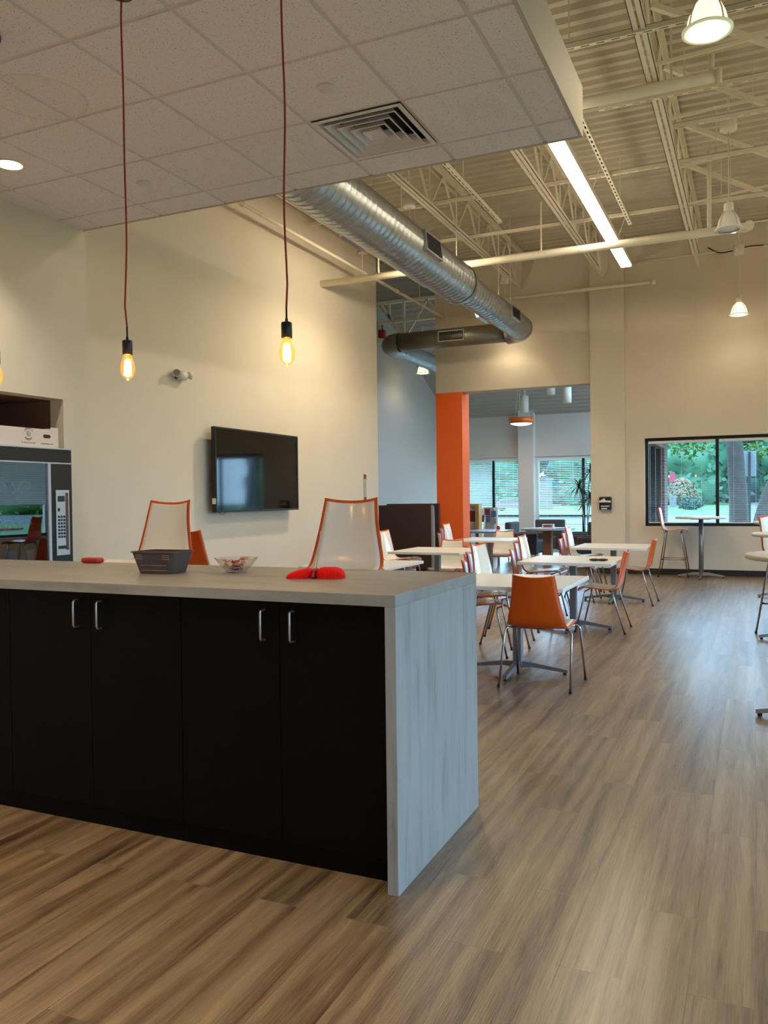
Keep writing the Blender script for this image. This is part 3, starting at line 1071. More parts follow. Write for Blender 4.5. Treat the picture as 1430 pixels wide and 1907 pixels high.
# ------------------------------------------------------------------ high bay pendants
def highbay(label, x, y, z, on, zc=5.40, group='high bay pendants', power=90):
    t = thing('bell_pendant', label, 'pendant lamp', (x, y, z), 0, group)
    g = LAMPON if on else LAMPOFF
    MB().lathe([(0.128, 0.012), (0.125, 0.04), (0.110, 0.10), (0.085, 0.155), (0.06, 0.19), (0.045, 0.20), (0.043, 0.195), (0.055, 0.186), (0.08, 0.15), (0.104, 0.10), (0.119, 0.04), (0.121, 0.012), (0.128, 0.012)], n=28).build('glass_bell', g, t)
    MB().lathe([(0.112, 0.0), (0.152, 0.0), (0.153, 0.012), (0.128, 0.020), (0.112, 0.0)], n=32).build('rim_ring', LAMPRING if on else LAMPOFF, t)
    MB().lathe([(0.05, 0.195), (0.052, 0.205), (0.05, 0.29), (0.03, 0.30)], n=20).build('socket_housing', LAMPWHITE, t)
    for k in range(4):
        a = PI / 4 + k * PI / 2
        pts = [(0.055 * math.cos(a), 0.055 * math.sin(a), 0.20), (0.095 * math.cos(a), 0.095 * math.sin(a), 0.152), (0.122 * math.cos(a), 0.122 * math.sin(a), 0.09), (0.138 * math.cos(a), 0.138 * math.sin(a), 0.015)]
        MB().tube(pts, 0.0055, 6).build('guard_strap', LAMPWHITE, t)
    for k in range(3):
        a = k * 2 * PI / 3
        MB().cyl((0.03 * math.cos(a), 0.03 * math.sin(a)), 0.006, 0.295, 0.335, 8).build('prong', STEEL, t)
    MB().tube([(0, 0, 0.30), (0, 0, zc - z)], 0.006, 8).build('cord', LAMPWHITE, t)
    MB().tube([(0.02, 0.01, 0.30), (0.02, 0.01, zc - z)], 0.003, 6).build('safety_cable', STEEL, t)
    MB().lathe([(0.05, zc - z - 0.0), (0.085, zc - z + 0.01), (0.09, zc - z + 0.03), (0.082, zc - z + 0.16), (0.05, zc - z + 0.17)], n=20).build('canopy', LAMPWHITE, t)
    MB().cyl((0, 0), 0.012, zc - z + 0.16, ZD - z, 8).build('stem', STEEL, t)
    MB().lathe([(0.0, 0.185), (0.05, 0.18), (0.10, 0.08), (0.116, 0.014)], n=24).build('reflector', LAMPRING if on else LAMPOFF, t)
    if on:
        MB().cyl((0, 0), 0.035, 0.05, 0.15, 14).build('bulb', BULBON, t)
        spot('pendant_lamp', (x, y, z - 0.02), power, WARM, 165, 0.6, 0.05)
        point('pendant_lamp', (x, y, z - 0.05), power * 0.45, WARM, 0.05)
    return t
highbay('big lit bell pendant at the top right, closest to the camera', -0.26, 5.58, 4.30, True, power=24)
highbay('unlit white bell pendant between the two lit ones on the right', -0.25, 9.9, 4.32, False)
highbay('lit bell pendant in front of the back wall above the window', -0.22, 14.5, 4.29, True, 5.25, power=10)
highbay('bell pendant half hidden behind the crossing duct', -4.2, 14.85, 4.33, True, 5.33, power=9)
highbay('lit bell pendant in the far bay below the duct end', -6.80, 17.3, 4.20, True, 4.80, power=12)

highbay('added lit bell pendant tucked behind the fat spiral duct', -4.22, 10.3, 4.64, True, 5.30, power=165)  # pendant added to light the television wall
highbay('added lit bell pendant, unseen above the dropped ceiling front edge', -4.42, 6.1, 4.42, True, power=8)  # unseen pendant, added for the glow on the upper television wall

# ================================================================== DROPPED CEILING FITTINGS
def diffuser(label, x0, y0, x1, y1):
    t = thing('ceiling_diffuser', label, 'air vent', ((x0 + x1) / 2, (y0 + y1) / 2, SZ))
    hx, hy = (x1 - x0) / 2, (y1 - y0) / 2
    def ring(m, s0, z0, s1, z1):
        q = [(-1, -1), (1, -1), (1, 1), (-1, 1)]
        vs = [(a * hx * s0, b_ * hy * s0, z0) for a, b_ in q] + [(a * hx * s1, b_ * hy * s1, z1) for a, b_ in q]
        m.add(vs, [(i, (i + 1) % 4, 4 + (i + 1) % 4, 4 + i) for i in range(4)])
    m = MB()
    ring(m, 1.0, -0.004, 0.90, -0.006)
    ring(m, 0.90, -0.006, 0.84, 0.03)
    m.build('frame', VENTW, t)
    for sa in (0.80, 0.60, 0.40):
        c = MB()
        ring(c, sa, -0.010, sa - 0.025, -0.012)
        ring(c, sa - 0.025, -0.012, sa - 0.17, 0.045)
        ring(c, sa, -0.010, sa - 0.14, 0.047)
        c.build('cone_vane', VENTW, t)
    c = MB()
    ring(c, 0.21, -0.010, 0.13, 0.004)
    ring(c, 0.21, -0.010, 0.16, 0.02)
    c.add([(-0.13 * hx, -0.13 * hy, 0.004), (0.13 * hx, -0.13 * hy, 0.004), (0.13 * hx, 0.13 * hy, 0.004), (-0.13 * hx, 0.13 * hy, 0.004)], [(0, 1, 2, 3)])
    c.build('centre_plate', VENTW, t)
    MB().box(-hx * 0.9, hx * 0.9, -hy * 0.9, hy * 0.9, 0.10, 0.102).build('dark_throat', VENTD, t)
    return t
diffuser('square stepped air diffuser set in the dropped tile ceiling', GX0 - 2 * GDX + 0.012, GY0 + GDY + 0.012, GX0 - GDX - 0.012, GY0 + 2 * GDY - 0.012)
for x, y, l in ((-2.12, 4.0, 'round white cover disc on the tile ceiling beside the diffuser'), (-3.92, 4.64, 'round white cover disc on the tile ceiling left of the bulbs')):
    tag(MB().lathe([(0.0, -0.022), (0.035, -0.020), (0.05, -0.008), (0.05, 0.0)], (x, y, SZ), 24).build('sprinkler_cover', mat('cover_white', '#d9d0cb', 0.5), None), l, 'ceiling disc')
t = thing('recessed_downlight', 'recessed round downlight in the tile ceiling at left edge', 'downlight', (-4.5, 4.0, SZ))
MB().lathe([(0.082, -0.004), (0.10, -0.006), (0.102, -0.001), (0.082, -0.001), (0.082, -0.004)], n=28).build('trim_ring', LAMPWHITE, t)
MB().lathe([(0.0, -0.0018), (0.081, -0.0018)], n=28).build('lens', DOWNON, t)

# ================================================================== EDISON PENDANTS
def edison(label, x, y, zb):
    t = thing('filament_pendant', label, 'pendant lamp', (x, y, zb), 0, 'bare bulb pendants over the counter')
    MB().lathe([(0.0, 0.0), (0.006, 0.001), (0.007, 0.006), (0.018, 0.012), (0.028, 0.028), (0.032, 0.048), (0.030, 0.070), (0.022, 0.095), (0.0155, 0.115), (0.0145, 0.125)], n=24).build('glass_bulb', AMBER, t)
    m = MB()
    for k in range(7):
        a = 2 * PI * k / 7
        m.tube([(0.010 * math.cos(a), 0.010 * math.sin(a), 0.088), (0.0125 * math.cos(a + 0.2), 0.0125 * math.sin(a + 0.2), 0.022)], 0.0035, 5)
    m.build('filament', FIL, t)
    MB().tube([(0, 0, 0.03), (0, 0, 0.12)], 0.003, 8).build('glass_stem', AMBER, t)
    MB().lathe([(0.019, 0.112), (0.022, 0.114), (0.022, 0.172), (0.020, 0.176), (0.006, 0.178)], n=24).build('socket', BLACKPL, t)
    MB().lathe([(0.006, 0.176), (0.0055, 0.19), (0.004, 0.195), (0.004, 0.235), (0.003, 0.237)], n=10).build('strain_relief', BLACKPL, t)
    top = SZ - 0.025 - zb
    pts = [(0, 0, 0.235)]
    for k in range(1, 16):
        f = k / 16
        pts.append((0.010 * math.sin(f * 11 + x * 3) * (1 - f), 0.006 * math.sin(f * 8 + x), 0.235 + (top - 0.235) * f))
    pts.append((0, 0, top))
    MB().tube(pts, 0.0042, 7).build('cord', REDCORD, t)
    MB().lathe([(0.008, top - 0.004), (0.05, top), (0.052, top + 0.004), (0.052, top + 0.025)], n=24).build('canopy', BLACKPL, t)
    point('filament_lamp', (x, y, zb + 0.06), 5, (1, 0.62, 0.28), 0.02)
    return t
edison('middle bare filament bulb on red cord, left of the television', -2.523, 2.86, 1.942)
edison('rightmost bare filament bulb on red cord, above the television corner', -1.708, 2.86, 1.942)
edison('leftmost bare filament bulb, only just inside the left picture edge', -3.335, 2.86, 1.965)

# ================================================================== COUNTER
CX1, CY0, CY1, CZ = -1.151, 2.64, 3.56, 1.067
ct = thing('counter_worktop', 'concrete-look waterfall worktop over the black cabinets', 'counter', (-2.6, 3.1, 0))
def sub(b_, x=2.6, y=-3.1):
    return b_
m = MB()
m.box(-4.3 + 2.6, CX1 + 2.6, CY0 - 3.1, CY1 - 3.1, CZ - 0.042, CZ)
m.build('worktop', STONETOP, ct, 0.0015)
m = MB()
m.box(CX1 - 0.042 + 2.6, CX1 + 2.6, CY0 - 3.1, CY1 - 3.1, 0.0, CZ - 0.042)
m.build('waterfall_end', STONESIDE, ct, 0.0015)
edges = [-4.01, -3.09, -2.13, CX1 - 0.045]
labs = ['black base cabinet at the far left end of counter', 'black base cabinet second from the waterfall end, pair of handles', 'black base cabinet right beside the grey waterfall end']
for i in range(3):
    x0, x1 = edges[i], edges[i + 1]
    w = x1 - x0
    t = thing('base_cabinet', labs[i], 'cabinet', (x0, 2.70, 0), 0, 'black cabinets under the counter')
    MB().box(0.001, w - 0.001, 0.022, 0.75, 0.09, CZ - 0.043).build('body', BLACKCAB, t)
    MB().box(0.001, w - 0.001, 0.035, 0.70, 0.0, 0.088).build('toe_kick', BLACKCAB, t)
    for k in (0, 1):
        a, c = (0.002, w / 2 - 0.0015) if k == 0 else (w / 2 + 0.0015, w - 0.002)
        d = MB().box(a, c, 0.0, 0.021, 0.095, CZ - 0.050).build('door', BLACKCAB, t, 0.001)
        hx = w / 2 + (-0.065 if k == 0 else 0.065)
        MB().tube([(hx, 0.0, 0.985), (hx, -0.028, 0.983), (hx, -0.033, 0.975), (hx, -0.033, 0.878), (hx, -0.028, 0.870), (hx, 0.0, 0.868)], 0.0048, 8).build('handle', SATIN, d)

# things on the counter
t = thing('storage_basket', 'dark woven-look plastic basket standing on the counter', 'basket', (-2.56, 3.12, CZ), 0.04)
def rrect(hx, hy, r, z, n=5):
    pts = []
    for cx, cy, a0 in ((hx - r, hy - r, 0), (-hx + r, hy - r, PI / 2), (-hx + r, -hy + r, PI), (hx - r, -hy + r, 1.5 * PI)):
        for k in range(n + 1):
            a = a0 + PI / 2 * k / n
            pts.append((cx + r * math.cos(a), cy + r * math.sin(a), z))
    return pts
outer = [rrect(0.094 + 0.027 * f, 0.066 + 0.022 * f, 0.028, 0.100 * f) for f in (0, 0.12, 0.5, 0.88, 1)]
inner = [rrect(0.092 + 0.027 * f, 0.064 + 0.022 * f, 0.026, 0.100 * f + (0.004 if f == 0 else 0)) for f in (1, 0.5, 0)]
rings = outer + [rrect(0.127, 0.094, 0.030, 0.100), rrect(0.127, 0.094, 0.030, 0.105), rrect(0.118, 0.085, 0.028, 0.105)] + inner
n = len(rings[0])
m = MB()
vs = [p for r_ in rings for p in r_]
m.add(vs, [(i * n + k, i * n + (k + 1) % n, (i + 1) * n + (k + 1) % n, (i + 1) * n + k) for i in range(len(rings) - 1) for k in range(n)], False)
m.add(rings[0], [tuple(range(n))[::-1]])
m.add(rings[-1], [tuple(range(n))])
m.build('body', BASKET, t)
holes = MB()
HOLEC = mat('basket_hole', '#b79a86', 0.8)
for row, (zz, xs) in enumerate([(0.088, (-1, 1)), (0.079, (-1, 1)), (0.070, (-1, 1)), (0.040, (0,)), (0.016, (0,))]):
    f = zz / 0.100
    yy = -(0.066 + 0.022 * f) - 0.0006
    if xs == (0,):
        for k in range(16):
            x = -0.070 + k * 0.0092
            holes.box(x, x + 0.0055, yy, yy + 0.001, zz, zz + 0.0022)
    else:
        for s in xs:
            for k in range(5):
                x = s * 0.075 + (k - 2) * 0.008
                holes.box(x, x + 0.0055, yy, yy + 0.001, zz, zz + 0.0022)
holes.build('slot_rows', HOLEC, t)

t = thing('glass_bowl', 'clear glass bowl of wrapped candy on the counter', 'bowl', (-2.235, 3.25, CZ))
MB().lathe([(0.0, 0.004), (0.04, 0.002), (0.05, 0.004), (0.075, 0.026), (0.098, 0.060), (0.104, 0.068), (0.100, 0.068), (0.072, 0.030), (0.046, 0.008), (0.0, 0.007)], n=9, smooth=False).build('bowl', BOWLGLASS, t)
random.seed(5)
for k in range(16):
    a = random.uniform(0, 2 * PI)
    r = random.uniform(0.0, 0.062)
    z = CZ + 0.018 + r * 0.45 + random.uniform(0.0, 0.026)
    M_ = Matrix.Translation((-2.235 + r * math.cos(a), 3.25 + r * math.sin(a), z)) @ Matrix.Rotation(random.uniform(0, PI), 4, 'Z') @ Matrix.Rotation(random.uniform(-0.7, 0.7), 4, 'X')
    m = MB()
    m.box(-0.016, 0.016, -0.011, 0.011, -0.006, 0.006)
    m.add([(0.016, -0.003, 0), (0.028, -0.012, 0.002), (0.028, 0.012, -0.002), (0.016, 0.003, 0)], [(0, 1, 2, 3)])
    m.add([(-0.016, -0.003, 0), (-0.028, -0.012, 0.002), (-0.028, 0.012, -0.002), (-0.016, 0.003, 0)], [(0, 1, 2, 3)])
    mm = (SOCKETW, CANDYR, CANDYP)[k % 3]
    o = m.build('wrapped_candy', mm, None, 0.002)
    o.matrix_world = M_
    tag(o, ('pale', 'dark red', 'peach')[k % 3] + ' wrapped candy lying in the glass bowl', 'candy', 'candies in the glass bowl')

# red honeycomb tissue decoration folded in two lobes
t = thing('tissue_fan', 'red pleated tissue-paper fan lying on the counter', 'paper fan', (-1.735, 3.12, CZ + 0.001), 0.27)
def lobe(sgn):
    m = MB()
    rows = []
    N2 = 18
    for i in range(N2 + 1):
        f = i / N2
        x = sgn * (0.004 + 0.125 * f)
        if sgn > 0:
            h = 0.046 * (0.7 + 0.3 * min(1, f * 5)) * math.sqrt(max(0.02, 1 - max(0, (f - 0.55) / 0.46) ** 2.6))
            wv = 0.055 * (0.35 + 0.65 * min(1, f * 3)) * math.sqrt(max(0.05, 1 - max(0, (f - 0.6) / 0.42) ** 2.6))
        else:
            h = 0.046 * (0.75 + 0.25 * min(1, f * 5)) * (1 - 0.45 * f) * math.sqrt(max(0.02, 1 - max(0, (f - 0.45) / 0.56) ** 2.2))
            wv = 0.055 * (0.35 + 0.65 * min(1, f * 3)) * math.sqrt(max(0.05, 1 - max(0, (f - 0.5) / 0.52) ** 2.2))
        pl = 1 + (0.018 if i % 2 else -0.012)
        rows.append([(x, wv * pl * math.copysign(abs(math.cos(a)) ** 0.6, math.cos(a)), max(0.0, h * pl * math.sin(a) ** 0.6 if 0 < a < PI - 1e-6 else 0.0)) for a in [PI * k / 12 for k in range(13)]])
    m.grid(rows, False)
    m.add(rows[0], [tuple(range(13))])
    m.add(rows[-1], [tuple(range(13))[::-1]])
    return m
lobe(-1).build('pleated_lobe', RED, t)
lobe(1).build('pleated_lobe', RED, t)
MB().tube([(0.0, 0.05, 0.004), (0.002, 0.02, 0.034), (0.0, -0.02, 0.034), (0.0, -0.055, 0.004)], 0.007, 8).build('tie', mat('dark_red_tie', '#8e1712', 0.5), t)
MB().tube([(0.0, 0.0, 0.03), (0.012, 0.02, 0.10), (0.016, 0.03, 0.20)], 0.0014, 6).build('hanging_thread', mat('pale_violet_thread', '#a59cc0', 0.4), t)
o = MB().box(-0.06, 0.06, -0.03, 0.03, 0.0, 0.03).build('red_pouch', mat('red_pouch', '#b5241c', 0.55), None, 0.012)
o.location = (-3.36, 3.5, CZ + 0.0005)
tag(o, 'small red pouch at the counter back edge, left of the basket', 'pouch')

# ================================================================== CHAIRS
PROF = [(0.222, 0.418), (0.212, 0.446), (0.16, 0.462), (0.06, 0.454), (-0.05, 0.442), (-0.12, 0.443), (-0.168, 0.464), (-0.197, 0.515), (-0.216, 0.60), (-0.237, 0.70), (-0.262, 0.80), (-0.269, 0.822)]
HALF = [0.180, 0.198, 0.214, 0.222, 0.224, 0.222, 0.218, 0.210, 0.192, 0.173, 0.160, 0.158]
def shell_rows(inset, off, zo, nv=12):
    pr_ = catmull([p + (h,) for p, h in zip(PROF, HALF)], 4)
    rows = []
    if inset:
        cum = [0.0]
        for p, q in zip(pr_, pr_[1:]):
            cum.append(cum[-1] + math.hypot(q[0] - p[0], q[1] - p[1]))
        res, j = [], 0
        for c_ in cum:
            u = inset + (cum[-1] - 2 * inset) * c_ / cum[-1]
            while j < len(cum) - 2 and cum[j + 1] < u:
                j += 1
            w = (u - cum[j]) / (cum[j + 1] - cum[j])
            res.append(tuple(p + (q - p) * w for p, q in zip(pr_[j], pr_[j + 1])))
        pr_ = res
    m = len(pr_)
    for i in range(m):
        y, z, h = pr_[i]
        a, c = pr_[max(i - 1, 0)], pr_[min(i + 1, m - 1)]
        ty, tz = c[0] - a[0], c[1] - a[1]
        L = math.hypot(ty, tz)
        ny, nz = tz / L, -ty / L            # towards the sitter
        f = i / (m - 1)
        dish = 0.008 + 0.024 * max(0, min(1, (f - 0.40) * 2.2)) - 0.010 * max(0, 0.2 - f)
        row = []
        for k in range(nv + 1):
            s = -1 + 2 * k / nv
            x = s * (h - inset)
            e = dish * s * s + off
            up = 0.006 * s * s * max(0, (f - 0.8) * 5)
            row.append((x, y + ny * e, z + nz * e + up + zo))
        rows.append(row)
    return rows
def chair(name, label, cat, zo=0.0, legs='chair', group=None):
    t = thing(name, label, cat, (0, 0, 0), 0, group)
    MB().slab(shell_rows(0, 0.0, zo), shell_rows(0, -0.010, zo)).build('outer_shell', ORANGE, t)['label'] = 'glossy orange outer shell'
    MB().slab(shell_rows(0.017, 0.0025, zo), shell_rows(0.017, 0.0002, zo)).build('inner_shell', CREAM, t)['label'] = 'glossy cream inner face'
    zs = 0.428 + zo
    f = MB()
    if legs == 'chair':
        for y in (-0.10, 0.13):
            f.tube([(-0.215, y, zs), (0.215, y, zs)], 0.008, 8)
        f.build('seat_frame', CHROME, t)
        for sx in (-1, 1):
            for y0, y1, y2 in ((-0.10, -0.13, -0.255), (0.13, 0.14, 0.24)):
                lg = MB().tube([(sx * 0.205, y0, zs), (sx * 0.238, y1, zs - 0.002), (sx * 0.249, y1 + (y2 - y1) * 0.05, zs - 0.02), (sx * 0.253, y1 + (y2 - y1) * 0.14, zs - 0.07), (sx * 0.266, y2, 0.004)], 0.0088, 8).build('leg', CHROME, t)
                MB().lathe([(0.0, 0.0), (0.012, 0.001), (0.0125, 0.012), (0.009, 0.02)], (sx * 0.2662, y2, 0.0), 10).build('foot_cap', RUBBER, lg)
    else:
        f.tube([(-0.15, -0.12, zs), (0.15, -0.12, zs)], 0.009, 8)
        f.tube([(-0.15, 0.13, zs), (0.15, 0.13, zs)], 0.009, 8)
        f.build('seat_frame', CHROME, t)
        hf = 0.30
        ring = []
        for sx, sy in ((-1, -1), (1, -1), (1, 1), (-1, 1)):
            top = Vector((sx * 0.155, sy * 0.125, zs))
            bot = Vector((sx * 0.225, sy * 0.24, 0.004))
            lg = MB().tube([top + Vector((-sx * 0.03, 0, 0)), top + Vector((sx * 0.01, 0, -0.004)), top + (bot - top) * 0.06 + Vector((sx * 0.008, 0, 0)), bot], 0.0105, 8).build('leg', CHROME, t)
            MB().lathe([(0.0, 0.0), (0.0135, 0.001), (0.014, 0.012), (0.011, 0.02)], (bot.x, bot.y, 0.0), 10).build('foot_cap', RUBBER, lg)
            ring.append(bot + (top - bot) * (hf / zs))
        MB().tube(ring, 0.009, 8, closed=True).build('footrest', CHROME, t)
    return t
G1 = 'two-tone shell chairs'
c1 = chair('dining_chair', 'orange-backed shell chair in front of the nearest table', 'chair', group=G1)
c1.location = (-1.46, 6.12, 0)
c1.rotation_euler = (0, 0, -0.03)
def put(label, x, y, z, rz, grp=G1):
    return relabel(copy_tree(c1), label, (x, y, z), rz, grp)
put('orange shell chair pulled up to right side of the second table, phone in front', -1.46, 8.80, 0, PI / 2 + 0.02)
put('orange shell chair at right side of the farthest right-hand table', -1.43, 11.15, 0, PI / 2 - 0.03)
# stacks of three at the left sides of the tables
STK = [(-2.13, 7.22, -PI / 2 - 0.12, 'left of the nearest table, beside the counter end'), (-2.14, 8.85, -PI / 2, 'left of the second table'), (-2.12, 11.2, -PI / 2, 'left of the farthest right-hand table'),
       (-4.32, 10.0, -PI / 2, 'in front of the dark booth back'), (-4.42, 12.7, -PI / 2, 'in front of the orange column')]
for x, y, rz, w in STK:
    for k in range(3):
        nm = ('bottom', 'middle', 'topmost')[k]
        d = (k - 1) * 0.045
        put('%s shell chair of the stack %s' % (nm, w), x + d * math.cos(rz + PI / 2), y + d * math.sin(rz + PI / 2), k * 0.075, rz, 'stacked shell chairs')
put('cream-faced shell chair facing the camera behind the table before the orange column', -3.78, 10.42, 0, PI)
put('cream-faced shell chair facing the camera behind the back left table', -3.86, 13.28, 0, PI)
b1 = chair('bar_stool', 'cream-faced tall stool behind the counter, right of the red paper fan', 'bar stool', 0.575, 'bar', 'tall counter stools')
b1.location = (-2.035, 3.86, 0)
b1.rotation_euler = (0, 0, PI + 0.06)
b2 = relabel(copy_tree(b1), 'cream-faced tall stool behind the dark basket on the counter', (-3.53, 4.15, 0), PI + 0.02)
s1 = chair('bar_stool', 'orange bar stool beside the round high table under the window', 'bar stool', 0.355, 'bar', 'bar stools')
s1.location = (-1.27, 14.97, 0)
s1.rotation_euler = (0, 0, -PI / 2)
relabel(copy_tree(s1), 'bar stool with cream face at the right picture edge', (0.31, 9.22, 0), -PI / 2 - 0.35)
relabel(copy_tree(s1), 'orange bar stool half hidden behind the basket stool', (-3.80, 5.1, 0), 0.0)

# ================================================================== TABLES
def cross_base(t, z_hub, L, m=ALU, w=0.045):
    for k in range(4):
        a = k * PI / 2
        M_ = Matrix.Rotation(a, 4, 'Z')
        prof = [(0.03, 0.035), (0.03, z_hub), (0.12, z_hub - 0.004), (L * 0.6, z_hub - 0.022), (L, 0.040), (L, 0.014), (L * 0.6, 0.032), (0.12, 0.045)]
        b_ = MB()
        n_ = len(prof)
        vs = [M_ @ Vector((u, -w / 2 * (1 - 0.35 * u / L), v)) for u, v in prof] + [M_ @ Vector((u, w / 2 * (1 - 0.35 * u / L), v)) for u, v in prof]
        b_.add(vs, [tuple(range(n_))[::-1], tuple(range(n_, 2 * n_))] + [(i, (i + 1) % n_, n_ + (i + 1) % n_, n_ + i) for i in range(n_)])
        arm = b_.build('base_arm', m, t)
        p = M_ @ Vector((L - 0.025, 0, 0))
        MB().cyl((p.x, p.y), 0.014, 0.0, 0.016, 10).build('foot_glide', RUBBER, arm)
def dining_table(label, x, y, py=0.0):
    t = thing('dining_table', label, 'table', (x, y, 0), 0, 'white square tables')
    MB().box(-0.475, 0.475, -0.51, 0.51, 0.705, 0.735).build('tabletop', WHITETOP, t, 0.003)
    MB().box(-0.035, 0.035, py - 0.035, py + 0.035, 0.05, 0.69).build('column', ALU, t, 0.004)
    MB().box(-0.16, 0.16, py - 0.16, py + 0.16, 0.69, 0.705).build('mounting_plate', BLACKPL, t)
    return t
t = dining_table('nearest white square table, behind the orange-backed chair', -1.745, 6.47)
cross_base(t, 0.085, 0.40)
for nm, x, y in (('second white square table from the camera, sunglasses case on it', -1.765, 8.80), ('farthest white square table of the right row, by the orange chair', -1.725, 11.28),
                 ('white square table in front of the cream chair before orange column', -3.725, 9.92), ('white square table in the back left row near the lounge', -3.86, 12.68), ('white square table half hidden behind counter stool', -3.70, 7.66)):
    c = relabel(copy_tree(t), nm, (x, y, 0))
o = thing('eyeglass_case', 'black sunglasses case lying on the second white table', 'case', (-1.47, 8.60, 0.7355), 0.1)
MB().sphere((-0.035, 0, 0.014), 0.055, (1.0, 0.62, 0.25)).sphere((0.045, 0, 0.014), 0.055, (1.0, 0.62, 0.25)).build('case', BLACKPL, o)

def bar_table(label, x, y, r=0.41, z=1.03):
    t = thing('bar_table', label, 'bar table', (x, y, 0), 0, 'round high tables')
    MB().lathe([(r - 0.012, z - 0.032), (r, z - 0.026), (r, z - 0.004), (r - 0.006, z), (0.0, z)], n=48).build('tabletop', WHITETOP, t)
    MB().cyl((0, 0), 0.038, 0.05, z - 0.04, 20).build('column', ALU, t)
    MB().box(-0.15, 0.15, -0.15, 0.15, z - 0.045, z - 0.032).build('mounting_plate', BLACKPL, t)
    cross_base(t, 0.09, 0.37, SATIN)
    return t
bar_table('round high table standing alone under the back window', -0.83, 14.86)
bar_table('round high table closest to the camera at right picture edge', 0.37, 5.72, 0.43)
bar_table('high table at the right edge behind the closest round one', 0.40, 8.75, 0.43)
bar_table('farthest high table at the right edge with napkins on it', 0.40, 12.3, 0.42)
o = thing('napkin_holder', 'white napkins in a holder on the farthest high table', 'napkins', (0.13, 12.25, 1.0305))
MB().box(-0.06, 0.06, -0.04, 0.04, 0, 0.012).build('tray', SATIN, o)
m = MB()
for k in range(7):
    M_ = Matrix.Rotation(k * 0.9, 4, 'Z') @ Matrix.Rotation(0.5, 4, 'X')
    m.box(-0.04, 0.04, -0.0015, 0.0015, 0.01, 0.085, M_)
m.build('napkins', PAPERW, o)

# ================================================================== BOOTH
t = thing('booth', 'dark brown high-backed booth seat beside the orange column', 'booth', (-5.93, 14.1, 0))
MB().box(-0.75, 0.52, 0.0, 0.09, 0.08, 1.27).build('back_panel', BOOTHBR, t, 0.012)
m = MB()
m.prism([(0.0, 0.06), (0.12, 0.06), (0.09, 0.7), (0.06, 1.24), (0.0, 1.27)], 0.52, 0.56, 'x')
m.prism([(0.12, 0.06), (0.62, 0.06), (0.62, 0.46), (0.10, 0.46)], 0.52, 0.56, 'x')
m.build('side_panel', BOOTHGR, t)
MB().box(-0.75, 0.52, 0.09, 0.6, 0.30, 0.46).build('seat_cushion', BOOTHBR, t, 0.02)
MB().box(-0.72, 0.50, 0.05, 0.55, 0.0, 0.30).build('plinth', BLACKPL, t)
t = thing('booth', 'second dark booth showing as a strip behind the brown one', 'booth', (-5.95, 14.98, 0))
MB().box(-0.75, 0.36, 0.0, 0.09, 0.08, 1.29).build('back_panel', BOOTHBR, t, 0.012)
MB().box(-0.75, 0.34, -0.2, 0.0, 0.0, 0.46).build('seat_cushion', BOOTHBR, t, 0.02)

# ================================================================== TELEVISION AND WALL FITTINGS
t = thing('television', 'large black flat-screen television on the beige wall', 'television', (XL + 0.002, 9.0, 1.26))
MB().box(0.095, 0.155, -0.965, 0.965, 0.0, 1.02).build('housing', TVBODY, t, 0.006)
MB().box(0.155, 0.1562, -0.945, 0.945, 0.022, 1.0).build('screen', TVSCREEN, t)
MB().box(0.0, 0.095, -0.45, 0.45, 0.25, 0.8).build('wall_bracket', TVBODY, t)
MB().box(0.1, 0.152, -0.968, -0.9652, 0.10, 0.17).build('side_logo_strip', PAPERW, t)
MB().tube(catmull([(0.13, -0.88, 0.0), (0.13, -0.84, -0.02), (0.13, -0.78, -0.022), (0.13, -0.74, 0.0)], 5), 0.004, 6).build('cable_loop', BLACKPL, t)
t = thing('emergency_light', 'white twin-head emergency light on the wall above the television', 'emergency light', (XL, 7.55, 2.82))
MW = mat('fixture_white', '#d8d0c4', 0.4)
MB().tube([(0.05, -0.06, 0), (0.05, 0.07, 0)], 0.052, 20).build('body', MW, t)
MB().box(0, 0.05, -0.06, 0.07, -0.05, 0.05).build('back_box', MW, t)
for y, out in ((-0.085, Vector((0.55, -0.8, -0.12))), (0.10, Vector((0.6, 0.8, -0.1)))):
    o_ = out.normalized()
    p = Vector((0.065, y, 0.015))
    hd = MB().tube([p, p + o_ * 0.05], [0.036, 0.046], 18).build('lamp_head', MW, t)
    MB().tube([p + o_ * 0.05, p + o_ * 0.053], [0.038, 0.036], 18).build('lens', mat('lamp_lens', '#8a8a80', 0.15, 0.5), hd)
t = thing('wall_strip_sign', 'narrow upright strip with red ends on the beige wall', 'wall strip', (XL, 12.42, 1.37))
MB().box(0, 0.01, -0.05, 0.05, 0.0, 0.44).build('strip', mat('strip_tan', '#b8a98c', 0.5), t)
MB().box(0.01, 0.013, -0.045, 0.045, 0.36, 0.435).build('red_cap', BOOKS[0], t)
MB().box(0.01, 0.013, -0.045, 0.045, 0.005, 0.06).build('red_cap', BOOKS[0], t)
m = MB()
for k in range(9):
    m.box(0.0101, 0.0125, -0.03, 0.03 - 0.012 * (k % 3), 0.11 + k * 0.025, 0.118 + k * 0.025)
m.build('printed_marks', BOOKS[2], t)
t = thing('paper_dispenser', 'black wall-mounted paper towel dispenser on the pilaster', 'dispenser', (-2.445, YB - 0.14, 1.15))
MB().box(-0.105, 0.105, -0.10, 0.0, 0.0, 0.235).build('housing', BLACKPL, t, 0.02)
m = MB()
m.add([(-0.105, -0.104, 0.13), (0.10, -0.104, 0.13), (0.10, -0.102, 0.16), (0.01, -0.11, 0.17), (-0.01, -0.12, 0.21), (-0.105, -0.106, 0.155)], [(0, 1, 2, 3, 4, 5)])
